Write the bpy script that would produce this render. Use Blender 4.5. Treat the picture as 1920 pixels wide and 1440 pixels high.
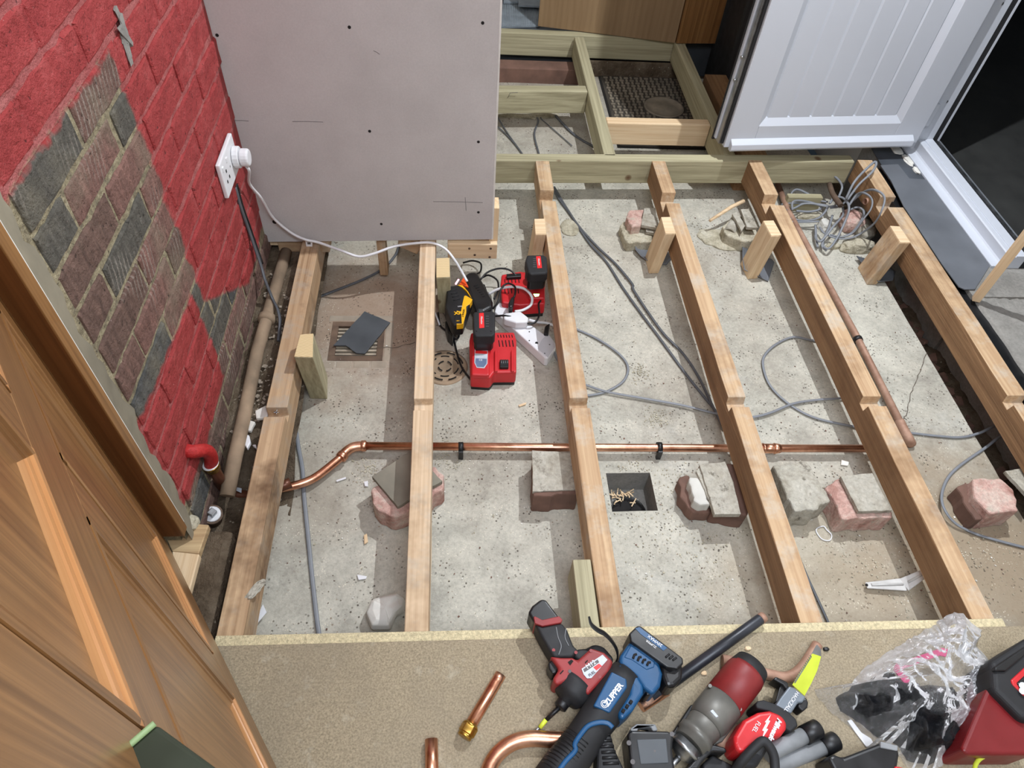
import bpy, bmesh, math, random
from mathutils import Vector, Matrix, noise
random.seed(7)
S = bpy.context.scene
for o in list(bpy.data.objects): bpy.data.objects.remove(o)
COL = S.collection
PI = math.pi

# ------------------------------------------------------------------ camera
F, PITCH, YAW, ROLL, CAMH = 1311.2, math.radians(50.0), math.radians(7.3), math.radians(5.4), 1.44
fw = Vector((math.sin(YAW)*math.cos(PITCH), math.cos(YAW)*math.cos(PITCH), -math.sin(PITCH)))
r0 = Vector((math.cos(YAW), -math.sin(YAW), 0)); u0 = r0.cross(fw)
rt = r0*math.cos(ROLL) + u0*math.sin(ROLL); up = -r0*math.sin(ROLL) + u0*math.cos(ROLL)
CO = Vector((0, 0, CAMH))
cd = bpy.data.cameras.new('camera'); cam = bpy.data.objects.new('camera', cd); COL.objects.link(cam)
cd.sensor_fit = 'HORIZONTAL'; cd.sensor_width = 36; cd.lens = F/1920*36; cd.clip_start = .02
m = Matrix((rt, up, -fw)).transposed().to_4x4(); m.translation = CO
cam.matrix_world = m; S.camera = cam

# ------------------------------------------------------------------ world, lamps, exposure
W = bpy.data.worlds.new('night'); S.world = W; W.use_nodes = True
W.node_tree.nodes['Background'].inputs[0].default_value = (.012, .016, .02, 1)
W.node_tree.nodes['Background'].inputs[1].default_value = 1
vs = S.view_settings
vs.view_transform = 'Standard'; vs.look = 'None'; vs.gamma = 1; vs.use_curve_mapping = False; vs.exposure = 0.12
l_ = bpy.data.lights.new('ceiling_lamp_by_door', 'SPOT'); l_.energy = 190; l_.shadow_soft_size = .012; l_.color = (.95, 1, 1.06); l_.spot_size = math.radians(165); l_.spot_blend = .25
lm = bpy.data.objects.new('ceiling_lamp_by_door', l_); lm.location = (1.10, 1.90, 2.36); COL.objects.link(lm)      # recessed downlight
ld = bpy.data.lights.new('soft_fill', 'AREA'); ld.shape = 'RECTANGLE'; ld.size = 1.3; ld.size_y = 1.0; ld.energy = 52; ld.color = (.92, 1, 1.12)  # soft overhead fill added here; stands for an unseen second lamp
lo = bpy.data.objects.new('soft_fill', ld); lo.location = (.15, -.35, 2.40); COL.objects.link(lo)

# ------------------------------------------------------------------ helpers
def ray(px, py): return fw + rt*((px-960)/F) - up*((py-720)/F)
def un(px, py, v, ax):
    d = ray(px, py); return CO + d*((v-CO[ax])/d[ax])
def G(px, py, z=0.0): return un(px, py, z, 2)      # point on a horizontal level
def WX(px, py, x): return un(px, py, x, 0)         # point on the side wall plane
def WY(px, py, y): return un(px, py, y, 1)
SL = -.18                                          # level of the concrete slab

def tag(o, label=None, cat=None, group=None, kind=None):
    if label: o['label'] = label
    if cat: o['category'] = cat
    if group: o['group'] = group
    if kind: o['kind'] = kind
    return o
def empty(name, loc, label=None, cat=None, group=None, kind=None):
    o = bpy.data.objects.new(name, None); o.location = loc; o.empty_display_size = .05
    COL.objects.link(o); return tag(o, label, cat, group, kind)
def link(name, me, mat, parent=None, bev=0, seg=2, sub=0, smooth=False):
    o = bpy.data.objects.new(name, me); COL.objects.link(o)
    if mat is not None and not me.materials: me.materials.append(mat)
    if smooth:
        for p in me.polygons: p.use_smooth = True
    if parent is not None:
        o.parent = parent
        if parent.type == 'EMPTY': o.matrix_parent_inverse = Matrix.Translation(-parent.location)
        else: o.matrix_parent_inverse = Matrix.Identity(4)
    if bev:
        b = o.modifiers.new('bevel', 'BEVEL'); b.width = bev; b.segments = seg; b.limit_method = 'ANGLE'; b.angle_limit = .6
    if sub:
        s = o.modifiers.new('sub', 'SUBSURF'); s.levels = sub; s.render_levels = sub
    return o

class MB:
    """collects simple shapes for one mesh"""
    def __init__(s): s.v = []; s.f = []; s.sm = []
    def add(s, vs_, fs, smooth=False):
        n = len(s.v); s.v += [tuple(p) for p in vs_]; s.f += [tuple(i+n for i in f) for f in fs]; s.sm += [smooth]*len(fs); return s
    def box(s, c, d, R=None):
        c = Vector(c); x, y, z = d[0]/2, d[1]/2, d[2]/2
        P = [Vector(q) for q in ((-x,-y,-z),(x,-y,-z),(x,y,-z),(-x,y,-z),(-x,-y,z),(x,-y,z),(x,y,z),(-x,y,z))]
        if R is not None: P = [R @ p for p in P]
        return s.add([c+p for p in P], [(3,2,1,0),(4,5,6,7),(0,1,5,4),(1,2,6,5),(2,3,7,6),(3,0,4,7)])
    def bb(s, x0, x1, y0, y1, z0, z1): return s.box(((x0+x1)/2,(y0+y1)/2,(z0+z1)/2),(abs(x1-x0),abs(y1-y0),abs(z1-z0)))
    def prism(s, pts, d, o=(0,0,0)):
        """pts: closed 3d outline, swept by vector d"""
        P = [Vector(p)+Vector(o) for p in pts]; d = Vector(d); n = len(P)
        nrm = Vector((0,0,0))
        for i in range(n): nrm += P[i].cross(P[(i+1)%n])
        if nrm.dot(d) > 0: P.reverse()
        f = [tuple(range(n)), tuple(range(2*n-1, n-1, -1))]
        f += [(j, i, n+i, n+j) for i in range(n) for j in [(i+1)%n]]
        return s.add(P+[p+d for p in P], f)
    def tube(s, pts, r, n=10, caps=True, flat=1.0, upv=None, closed=False):
        P = [Vector(p) for p in pts]; m_ = len(P); vs_ = []; fs = []
        rr = r if isinstance(r, (list, tuple)) else [r]*m_
        prev = None
        for i in range(m_):
            if closed: t = P[(i+1)%m_]-P[i-1]
            else: t = P[min(i+1, m_-1)]-P[max(i-1, 0)]
            t.normalize()
            if prev is None:
                a = Vector(upv) if upv else (Vector((0,0,1)) if abs(t.z) < .9 else Vector((1,0,0)))
            else: a = prev
            b = t.cross(a).normalized(); a = b.cross(t).normalized(); prev = a
            for k in range(n):
                th = 2*PI*k/n; vs_.append(P[i]+(b*math.cos(th)+a*math.sin(th)*flat)*rr[i])
        for i in range(m_-1 if not closed else m_):
            j = (i+1) % m_
            for k in range(n):
                fs.append((i*n+k, i*n+(k+1)%n, j*n+(k+1)%n, j*n+k))
        s.add(vs_, fs, True)
        if caps and not closed:
            b0 = len(s.v)-len(vs_)
            s.f.append(tuple(b0+k for k in range(n-1,-1,-1))); s.f.append(tuple(b0+(m_-1)*n+k for k in range(n))); s.sm += [False, False]
        return s
    def cyl(s, a, b, r, n=16, r2=None):
        return s.tube([a, b], [r, r if r2 is None else r2], n)
    def lathe(s, o, ax, prof, n=20, upv=None):
        """prof: (distance along axis, radius)"""
        o = Vector(o); ax = Vector(ax).normalized()
        a = Vector((0,0,1)) if abs(ax.z) < .9 else Vector((1,0,0))
        b = ax.cross(a).normalized(); a = b.cross(ax)
        vs_ = [o+ax*h+(b*math.cos(2*PI*k/n)+a*math.sin(2*PI*k/n))*r for h, r in prof for k in range(n)]
        fs = [(i*n+k, i*n+(k+1)%n, (i+1)*n+(k+1)%n, (i+1)*n+k) for i in range(len(prof)-1) for k in range(n)]
        m_ = len(prof)-1
        s.add(vs_, fs, True)
        b0 = len(s.v)-len(vs_)
        s.f += [tuple(b0+k for k in range(n-1,-1,-1)), tuple(b0+m_*n+k for k in range(n))]; s.sm += [False, False]
        return s
    def xform(s, M): s.v = [tuple(M @ Vector(p)) for p in s.v]; return s
    def jitter(s, a, seed=0):
        rg = random.Random(seed); s.v = [tuple(c+rg.uniform(-a, a) for c in p) for p in s.v]; return s
    def mesh(s, name):
        me = bpy.data.meshes.new(name); me.from_pydata(s.v, [], s.f); me.update()
        for p, q in zip(me.polygons, s.sm): p.use_smooth = q
        return me
    def build(s, name, mat, parent=None, bev=0, seg=2, sub=0):
        return link(name, s.mesh(name), mat, parent, bev, seg, sub)

def smooth_path(pts, n=8, closed=False):
    """Catmull-Rom through the points"""
    P = [Vector(p) for p in pts]; out = []; m_ = len(P)
    for i in range(m_ if closed else m_-1):
        p1, p2 = P[i], P[(i+1)%m_]
        p0 = P[i-1] if (i > 0 or closed) else p1+(p1-p2)
        p3 = P[(i+2)%m_] if (i < m_-2 or closed) else p2+(p2-p1)
        for k in range(n):
            t = k/n
            out.append(.5*((2*p1)+(p2-p0)*t+(2*p0-5*p1+4*p2-p3)*t*t+(3*p1-p0-3*p2+p3)*t**3))
    if not closed: out.append(P[-1])
    return out
def blob(name, loc, size, mat, parent=None, seed=0, rough=.25, rot=0, sub=2, flatb=True):
    """rough lump: a stone, a mortar dab"""
    bm = bmesh.new(); bmesh.ops.create_icosphere(bm, subdivisions=sub+1, radius=1)
    for v in bm.verts:
        p = v.co.copy(); n_ = noise.noise(p*1.3+Vector((seed*7.1, seed*3.3, 0)))*rough + noise.noise(p*3.1+Vector((seed, 0, seed*2.2)))*rough*.45
        q = p*(1+n_)
        m_ = max(abs(q.x), abs(q.y), abs(q.z)); q *= .75+.25/max(m_, .3)*1.0
        if flatb and q.z < -.6: q.z = -.6
        v.co = Matrix.Rotation(rot, 3, 'Z') @ Vector((q.x*size[0], q.y*size[1], q.z*size[2]))
    me = bpy.data.meshes.new(name); bm.to_mesh(me); bm.free()
    o = link(name, me, mat, parent)
    for v in me.vertices: v.co += Vector(loc)
    return o

# ------------------------------------------------------------------ materials
class NT:
    def __init__(s, name):
        s.m = bpy.data.materials.new(name); s.m.use_nodes = True; s.t = s.m.node_tree
        s.b = s.t.nodes['Principled BSDF']; s.o = s.t.nodes['Material Output']
    def n(s, ty, **k):
        x = s.t.nodes.new('ShaderNode'+ty)
        for a, v in k.items():
            if a in x.inputs: s.set(x.inputs[a], v)
            else: setattr(x, a, v)
        return x
    def set(s, sock, v):
        if isinstance(v, bpy.types.NodeSocket): s.t.links.new(v, sock)
        elif isinstance(v, bpy.types.Node): s.t.links.new(v.outputs[0], sock)
        else:
            if sock.type == 'RGBA' and len(v) == 3: v = (*v, 1)
            sock.default_value = v
    def P(s, **k):
        for a, v in k.items(): s.set(s.b.inputs[a.replace('_', ' ')], v)
        return s
    def coord(s, kind='Object', scale=(1,1,1), rnd=False):
        c = s.n('TexCoord').outputs[kind]
        if rnd:
            r = s.n('ObjectInfo').outputs['Random']; a = s.n('VectorMath', operation='MULTIPLY_ADD')
            cb = s.n('CombineXYZ', X=r, Y=r, Z=r); s.set(a.inputs[0], cb); a.inputs[1].default_value = (37, 23, 11); s.set(a.inputs[2], c); c = a.outputs[0]
        mp = s.n('Mapping'); s.set(mp.inputs['Vector'], c); mp.inputs['Scale'].default_value = scale
        return mp.outputs[0]
    def noise(s, vec, scale, detail=4, rough=.55, dist=0):
        x = s.n('TexNoise'); s.set(x.inputs['Vector'], vec); x.inputs['Scale'].default_value = scale; x.inputs['Detail'].default_value = detail
        x.inputs['Roughness'].default_value = rough; x.inputs['Distortion'].default_value = dist; return x.outputs[0]
    def ramp(s, fac, stops, interp='LINEAR'):
        r = s.n('ValToRGB'); s.set(r.inputs[0], fac); cr = r.color_ramp; cr.interpolation = interp
        while len(cr.elements) < len(stops): cr.elements.new(.5)
        for e, (p, c) in zip(cr.elements, stops):
            e.position = p; c = c if isinstance(c, (tuple, list)) else (c, c, c); e.color = (*c[:3], 1)
        return r.outputs[0]
    def mix(s, fac, a, b, mode='MIX'):
        x = s.n('Mix', data_type='RGBA', blend_type=mode)
        s.set(x.inputs[0], fac); s.set(x.inputs[6], a); s.set(x.inputs[7], b); return x.outputs[2]
    def math(s, op, a, b=0, c=None):
        x = s.n('Math', operation=op); s.set(x.inputs[0], a); s.set(x.inputs[1], b)
        if c is not None: s.set(x.inputs[2], c)
        return x.outputs[0]
    def bump(s, h, strength=.4, dist=.01):
        x = s.n('Bump'); s.set(x.inputs['Height'], h); x.inputs['Strength'].default_value = strength; x.inputs['Distance'].default_value = dist
        s.set(s.b.inputs['Normal'], x.outputs[0]); return s
def C(r, g, b):
    f = lambda v: ((v/255+.055)/1.055)**2.4 if v > 10 else v/255/12.92
    return (f(r), f(g), f(b))
def plain(name, col, rough=.5, metal=0, spec=.5, var=.12, sc=30, bump=.05, coat=0):
    n = NT(name); v = n.coord(); f = n.noise(v, sc, 4); g = n.noise(v, sc*.18, 3)
    k = n.ramp(f, [(.25, 1-var), (.75, 1+var)]); k2 = n.ramp(g, [(.3, 1-var), (.7, 1+var)])
    c = n.mix(1, n.mix(1, (*col, 1), k, 'MULTIPLY'), k2, 'MULTIPLY')
    n.P(Base_Color=c, Roughness=rough, Metallic=metal, Specular_IOR_Level=spec, Coat_Weight=coat)
    n.set(n.b.inputs['Roughness'], n.ramp(f, [(.2, max(rough-.1, .02)), (.8, min(rough+.12, 1))]))
    if bump: n.bump(f, bump, .004)
    return n.m
def wood(name, dark, light, axis=1, fine=90, rough=.75, stain=None, amt=.5, bump=.25, knots=None, coat=0, stretch=18, grey=None):
    n = NT(name); sc = [stretch]*3; sc[axis] = .8
    v = n.coord(scale=tuple(sc), rnd=True); v1 = n.coord(rnd=True)
    sc2 = [stretch*5]*3; sc2[axis] = 1.6; v2 = n.coord(scale=tuple(sc2), rnd=True)
    a = n.noise(v, 1.6, 3, .5, .4); b = n.noise(v2, 1.6, 4, .6)
    sw = [1.0]*3; sw[axis] = .06; vw = n.coord(scale=tuple(sw), rnd=True)
    w = n.n('TexWave', wave_type='RINGS', rings_direction='XYZ'[axis]); n.set(w.inputs['Vector'], vw)
    w.inputs['Scale'].default_value = 17; w.inputs['Distortion'].default_value = 2.2; w.inputs['Detail'].default_value = 2; w.inputs['Detail Scale'].default_value = 1.2
    f = n.math('ADD', n.math('MULTIPLY', a, .42), n.math('ADD', n.math('MULTIPLY', w.outputs[1], .07), n.math('MULTIPLY', b, .52)))
    c = n.ramp(f, [(.30, dark), (.68, light)])
    if grey:
        c = n.mix(n.ramp(n.noise(v1, 9, 5, .7), [(.5, 0), (.66, amt)]), c, (*grey, 1))
    if stain:
        c = n.mix(n.ramp(n.noise(v1, 3.6, 5, .7), [(.5, 0), (.68, amt)]), c, (*stain, 1), 'MULTIPLY')
    if knots:
        vo = n.n('TexVoronoi', feature='F1'); n.set(vo.inputs['Vector'], n.coord(scale=(3.4, 3.4, 3.4), rnd=True)); vo.inputs['Scale'].default_value = 1.5
        c = n.mix(n.ramp(vo.outputs[0], [(.03, .9), (.06, .55), (.08, 0)]), c, (*knots, 1))
    n.P(Base_Color=c, Roughness=rough, Specular_IOR_Level=.3, Coat_Weight=coat, Coat_Roughness=.25)
    n.bump(n.math('ADD', b, n.math('MULTIPLY', a, .5)), bump, .003)
    return n.m
def mottle(name, cols, sc=14, rough=.92, bump=.6, speck=None):
    n = NT(name); v = n.coord(); a = n.noise(v, sc, 6, .7, .6); b = n.noise(v, sc*7, 4, .7)
    m_ = len(cols)-1; c = n.ramp(a, [(.3+.4*i/m_, q) for i, q in enumerate(cols)])
    c = n.mix(1, c, n.ramp(b, [(.3, .78), (.65, 1.12)]), 'MULTIPLY')
    if speck: c = n.mix(n.ramp(n.noise(v, sc*2.2, 5, .75), [(.58, 0), (.66, .8)]), c, (*speck, 1))
    n.P(Base_Color=c, Roughness=rough, Specular_IOR_Level=.2); n.bump(n.math('ADD', a, n.math('MULTIPLY', b, .6)), bump, .008); return n.m
M = {}
# surfaces
def concrete_mat(name, base, spots=True, brown=.35, light=None):
    n = NT(name); v = n.coord()
    big = n.noise(v, 1.6, 5, .6); mid = n.noise(v, 9, 6, .65, .3); fine = n.noise(v, 120, 4, .7)
    lo = tuple(x*.70 for x in base); hi = tuple(min(x*1.22, 1) for x in base)
    c = n.ramp(mid, [(.28, lo), (.5, base), (.75, hi)])
    c = n.mix(n.ramp(big, [(.45, 0), (.68, brown)]), c, (*C(128, 108, 88), 1))
    c = n.mix(n.ramp(n.noise(v, 3.7, 6, .7, .5), [(.56, 0), (.7, .5)]), c, (*C(196, 194, 186), 1))
    c = n.mix(1, c, n.ramp(fine, [(.25, .78), (.6, 1.08)]), 'MULTIPLY')
    if spots:
        for ctr, rad, col, am in (((-.28, 1.62, SL), .42, C(150, 124, 102), .75), ((-.45, 1.0, SL), .3, C(140, 128, 112), .5), ((1.42, .75, SL), .42, C(150, 132, 108), .8), ((.95, .62, SL), .4, C(166, 148, 122), .6), ((.35, 3.0, SL), .55, C(140, 126, 112), .4)):
            dv = n.n('VectorMath', operation='DISTANCE'); n.set(dv.inputs[0], v); dv.inputs[1].default_value = ctr
            dd = n.math('ADD', dv.outputs['Value'], n.math('MULTIPLY_ADD', n.noise(v, 6, 5, .65), .5, -.25))
            c = n.mix(n.ramp(n.math('DIVIDE', dd, rad), [(.35, am), (1, 0)]), c, (*col, 1))
        for sc, th, col, am in ((95, .20, C(70, 62, 54), .9), (55, .10, C(84, 70, 56), .9), (60, .12, C(120, 92, 62), .6), (150, .16, C(232, 224, 204), .8)):
            vo = n.n('TexVoronoi', feature='F1'); n.set(vo.inputs['Vector'], v); vo.inputs['Scale'].default_value = sc
            gate = n.ramp(n.noise(v, sc*.12, 3), [(.5, 0), (.62, am)])
            c = n.mix(n.math('MULTIPLY', n.ramp(vo.outputs[0], [(th*.8, 1), (th*1.5, 0)]), gate), c, (*col, 1))
    n.P(Base_Color=c, Roughness=.9, Specular_IOR_Level=.2)
    n.bump(n.math('ADD', n.math('MULTIPLY', mid, .6), n.math('MULTIPLY', fine, .4)), .35, .01)
    return n.m
M['slab'] = concrete_mat('slab_concrete', C(184, 180, 167))
M['screed'] = concrete_mat('screed_concrete', C(140, 137, 131), False, .1)
M['patio'] = plain('patio_concrete', C(42, 42, 40), .9, var=.25, sc=14, bump=.5)
def soil_mat():
    n = NT('soil'); v = n.coord(); a = n.noise(v, 14, 7, .7); b = n.noise(v, 70, 5, .7)
    c = n.ramp(a, [(.25, C(66, 54, 42)), (.5, C(108, 94, 78)), (.75, C(138, 124, 106))])
    vo = n.n('TexVoronoi'); n.set(vo.inputs['Vector'], v); vo.inputs['Scale'].default_value = 60
    c = n.mix(n.math('MULTIPLY', n.ramp(vo.outputs[0], [(.1, 1), (.2, 0)]), n.ramp(n.noise(v, 9), [(.5, 0), (.6, .8)])), c, (*C(190, 180, 160), 1))
    n.P(Base_Color=c, Roughness=1, Specular_IOR_Level=.1); n.bump(n.math('ADD', a, b), .8, .02); return n.m
M['soil'] = soil_mat()
M['screed_warm'] = plain('smeared_render', C(132, 124, 106), .95, var=.2, sc=14, bump=.5)
M['steelrust'] = plain('worn_grate_bar', C(168, 156, 138), .6, .3, var=.25, sc=30, bump=.3)
M['casered'] = plain('dark_red_case', C(112, 16, 20), .4, var=.08)
M['labelorange'] = plain('orange_label', C(236, 84, 30), .5, var=.05)
M['greywhite'] = plain('pale_grey_plastic', C(200, 202, 206), .4, var=.03)
M['shoegrey'] = plain('cast_shoe', C(112, 120, 128), .45, .3, var=.1)
M['blackpaint'] = plain('chipped_black_paint', C(44, 46, 52), .4, .2, var=.6, sc=9, bump=.2)
M['slabdark'] = plain('worn_surround', C(150, 138, 122), .95, var=.25, sc=14, bump=.5)
M['darkslate2'] = plain('dirty_slate', C(128, 122, 108), .8, var=.3, sc=10, bump=.3)
M['plaster'] = plain('white_plaster', C(205, 202, 196), .8, var=.04, sc=12)
M['ceiling'] = plain('white_ceiling', C(228, 226, 222), .85, var=.03, sc=12)
M['pboard'] = (lambda n: (n.P(Base_Color=n.mix(1, n.ramp(n.noise(n.coord(), 5, 6, .6), [(.3, C(190, 186, 184)), (.7, C(202, 198, 196))]), n.ramp(n.noise(n.coord(), 220, 2), [(.3, .96), (.7, 1.03)]), 'MULTIPLY'), Roughness=.75, Specular_IOR_Level=.25), n.bump(n.noise(n.coord(), 300, 2), .05, .002), n.m)[2])(NT('plasterboard_paper'))
M['gypsum'] = plain('gypsum_edge', C(222, 220, 214), .9, var=.08, sc=60, bump=.4)
M['hole_dark'] = plain('dark_hole', C(26, 23, 22), .9)
M['graphite'] = plain('pencil_graphite', C(92, 88, 88), .6)

def brick_wall_mat(name, mortar):
    """red masonry paint over brick, with the unpainted patches where fittings were taken off"""
    n = NT(name); g = n.n('NewGeometry').outputs['Position']; sx = n.n('SeparateXYZ'); n.set(sx.inputs[0], g)
    w = n.noise(g, 7, 4, .6); w2 = n.noise(g, 28, 4, .6)
    d = n.math('MULTIPLY_ADD', w, .05, n.math('MULTIPLY_ADD', w2, .022, -.036))
    y = n.math('ADD', sx.outputs[1], d); z = n.math('SUBTRACT', sx.outputs[2], d)
    def gt(a, v, s=.006): return n.ramp(n.math('MULTIPLY_ADD', n.math('SUBTRACT', a, v), 1/(2*s), .5), [(0, 0), (1, 1)])
    mn = lambda a, b: n.math('MINIMUM', a, b)
    mx = lambda a, b: n.math('MAXIMUM', a, b)
    one = lambda a: n.math('SUBTRACT', 1, a)
    u1 = gt(z, .848)
    low = n.math('ADD', z, n.math('MULTIPLY', y, .70))           # z + .7 y > c
    u2 = mn(mn(gt(y, 1.236), gt(low, 1.125)), gt(z, .05))
    p3 = mn(mn(gt(y, .800), one(gt(y, 1.195))), mn(gt(n.math('ADD', z, n.math('MULTIPLY', y, .05)), .100), one(gt(n.math('ADD', z, n.math('MULTIPLY', y, .08)), .420))))
    paint = mx(u1, mx(u2, p3))
    chips = n.ramp(n.noise(g, 160, 3, .7), [(.70, 1), (.76, .25)])
    paint = n.math('MULTIPLY', paint, chips)
    rnd = n.n('ObjectInfo').outputs['Random']
    # paint
    if mortar:
        fz = n.math('ABSOLUTE', n.math('SUBTRACT', n.math('FRACT', n.math('MULTIPLY_ADD', sx.outputs[2], 1/.0755, .5-.783/.0755+20)), .5))
        bed = n.ramp(fz, [(.09, 1), (.13, 0)])  # bed joints get a paler pink, as if catching the light
        pc = n.mix(bed, n.ramp(n.noise(g, 20, 5, .65), [(.3, C(154, 54, 54)), (.7, C(172, 70, 69))]), n.ramp(n.noise(g, 26, 4), [(.3, C(166, 84, 82)), (.7, C(186, 110, 106))]))
    else: pc = n.ramp(n.noise(g, 20, 5, .65), [(.3, C(154, 52, 52)), (.55, C(170, 64, 63)), (.75, C(182, 84, 82))])
    # bare
    if mortar: bc = n.ramp(n.noise(g, 60, 5, .7), [(.3, C(108, 100, 84)), (.55, C(164, 152, 122)), (.8, C(190, 182, 158))])
    else:
        tone = n.ramp(rnd, [(0, C(112, 88, 78)), (.3, C(96, 92, 84)), (.42, C(132, 98, 88)), (.6, C(84, 84, 82)), (.75, C(120, 92, 82)), (1, C(104, 98, 88))], 'CONSTANT')
        mp = n.n('Mapping'); n.set(mp.inputs[0], g); mp.inputs['Scale'].default_value = (30, 40, 9); mp.inputs['Rotation'].default_value = (.25, 0, 0)
        st = n.noise(mp.outputs[0], 1.6, 5, .7)
        bc = n.mix(1, tone, n.ramp(st, [(.25, .55), (.5, .95), (.72, 1.45)]), 'MULTIPLY')
        wv = n.n('TexWave', wave_type='BANDS', bands_direction='Y'); mw = n.n('Mapping'); n.set(mw.inputs[0], g); mw.inputs['Rotation'].default_value = (.3, 0, 0); n.set(wv.inputs['Vector'], mw.outputs[0])
        wv.inputs['Scale'].default_value = 22; wv.inputs['Distortion'].default_value = 1.6; wv.inputs['Detail'].default_value = 3; wv.inputs['Detail Scale'].default_value = 8
        comb = n.math('MULTIPLY', n.ramp(wv.outputs[1], [(.72, 0), (.9, .5)]), n.ramp(n.noise(g, 5, 2), [(.5, 0), (.6, 1)]))
        bc = n.mix(comb, bc, (*C(168, 158, 146), 1))
        bc = n.mix(n.ramp(n.noise(g, 6, 4), [(.5, 0), (.65, .45)]), bc, (*C(140, 132, 112), 1))
    pits = n.ramp(n.noise(g, 90, 2), [(.26, .3), (.33, 1)])
    spk = n.ramp(n.noise(g, 130, 3, .6), [(.70, 0), (.75, .45)])
    c = n.mix(paint, bc, pc); c = n.mix(1, c, pits, 'MULTIPLY'); c = n.mix(spk, c, (*C(206, 180, 172), 1))
    n.P(Base_Color=c, Roughness=n.math('MULTIPLY_ADD', paint, -.3, .92), Specular_IOR_Level=.35)
    h = n.math('ADD', n.noise(g, 45, 6, .7), n.math('MULTIPLY', n.noise(g, 14, 4), .8))
    n.bump(h, .9, .016); return n.m
M['brick'] = brick_wall_mat('painted_brick', False); M['mortar'] = brick_wall_mat('painted_mortar', True)

# timbers (axis: 0 x, 1 y, 2 z)
for ax, s in ((0, 'x'), (1, 'y'), (2, 'z')):
    M['joist_'+s] = wood('old_joist_'+s, C(178, 146, 112), C(230, 206, 174), ax, stain=C(178, 162, 146), grey=C(190, 180, 164), amt=.6)
    M['joistb_'+s] = wood('old_joist_brown_'+s, C(164, 128, 94), C(210, 182, 146), ax, stain=C(160, 140, 122), grey=C(190, 182, 168), amt=.6)
    M['fresh_'+s] = wood('fresh_pine_'+s, C(204, 170, 130), C(236, 212, 176), ax, amt=.4, knots=C(110, 66, 40))
    M['treated_'+s] = wood('treated_timber_'+s, C(134, 126, 98), C(190, 182, 150), ax, amt=.4, knots=C(96, 66, 42))
    M['varnish_'+s] = wood('varnished_pine_'+s, C(94, 61, 31), C(158, 115, 70), ax, rough=.38, amt=.4, stain=C(190, 160, 130), coat=.35, stretch=22, bump=.06)
M['joistd'] = wood('stained_dim_joist', C(146, 114, 84), C(204, 174, 138), 1, stain=C(128, 110, 98), grey=C(170, 156, 138), amt=.85)  # stained, and toned darker for the weaker lamplight by the left wall
M['jside'] = wood('brown_joist_side', C(116, 86, 60), C(164, 128, 92), 1, stain=C(190, 170, 150), amt=.5, bump=.5)  # darker brown than the joist tops, for side faces and one plank
M['varnish_light'] = wood('lit_moulding_pine', C(160, 106, 60), C(198, 148, 98), 0, rough=.35, coat=.3, bump=.05)  # paler pine on the upward-facing mouldings paints in the lamplight
M['lining'] = wood('dark_lining', C(84, 48, 22), C(122, 76, 40), 2, rough=.45, coat=.2, bump=.05)
M['endgrain'] = (lambda n: (n.P(Base_Color=n.ramp((lambda w: (w.inputs['Scale'].__setattr__('default_value', 60), w.inputs['Distortion'].__setattr__('default_value', 1.5), n.set(w.inputs['Vector'], n.coord()), w.outputs[1])[3])(n.n('TexWave', wave_type='RINGS', rings_direction='Z')), [(.2, C(198, 170, 122)), (.8, C(228, 206, 162))]), Roughness=.85), n.m)[1])(NT('end_grain'))
def chip_mat(name, base, var, edge=False):
    n = NT(name); v = n.coord(); f = n.noise(v, 260 if not edge else 190, 3, .7); g = n.noise(v, 4.5, 6, .65); h = n.noise(v, 22, 5, .7)
    c = n.ramp(f, [(.28, tuple(x*(1-var) for x in base)), (.5, base), (.72, tuple(min(x*(1+var), 1) for x in base))])
    c = n.mix(n.ramp(g, [(.42, 0), (.7, .55 if not edge else .1)]), c, (*C(128, 118, 102), 1))
    c = n.mix(n.ramp(h, [(.58, 0), (.75, .3)]), c, (*C(202, 196, 178), 1))
    n.P(Base_Color=c, Roughness=.9, Specular_IOR_Level=.2); n.bump(f, .3 if not edge else .9, .004); return n.m
M['chip'] = chip_mat('chipboard_face', C(150, 137, 114), .36); M['chip_edge'] = chip_mat('chipboard_tongue', C(204, 190, 154), .35, True)
M['ply'] = wood('plywood_face', C(126, 100, 72), C(150, 124, 92), 2, stretch=7, bump=.05, rough=.6)
M['pvc'] = (lambda n: (n.P(Base_Color=n.ramp(n.noise(n.coord(), 1.5, 2), [(.3, C(199, 203, 211)), (.7, C(203, 207, 215))]), Roughness=.3), n.m)[1])(NT('white_pvc'))
M['pvc_groove'] = plain('pvc_groove', C(196, 200, 208), .4, var=.02, bump=0)
M['black'] = plain('black_plastic', C(20, 20, 22), .4, var=.2, sc=25, bump=.04)
M['blackmatt'] = plain('black_rubber', C(27, 27, 29), .65, var=.2, sc=40, bump=.1)
M['red'] = plain('red_plastic', C(196, 34, 40), .4, var=.1, sc=18)
M['reddirty'] = plain('worn_red_plastic', C(132, 38, 38), .5, var=.25, sc=14)
M['blue'] = plain('blue_plastic', C(10, 70, 112), .42, var=.1, sc=18)
M['yellow'] = plain('yellow_plastic', C(236, 176, 20), .4, var=.06)
M['white'] = plain('white_plastic', C(226, 226, 228), .35, var=.03)
M['cable_grey'] = plain('grey_cable_sheath', C(128, 131, 136), .5, var=.08)
M['cable_dark'] = plain('dark_grey_cable_sheath', C(86, 88, 92), .5, var=.1)
M['steel'] = plain('dull_steel', C(170, 172, 174), .38, 1, var=.2, sc=30)
M['brass'] = plain('brass', C(190, 152, 74), .32, 1, var=.18, sc=30)
M['iron'] = plain('rusty_iron', C(96, 78, 64), .85, .1, var=.4, sc=22, bump=.5)
M['irondust'] = plain('dusty_iron', C(140, 120, 98), .9, 0, var=.35, sc=14, bump=.4)
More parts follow.
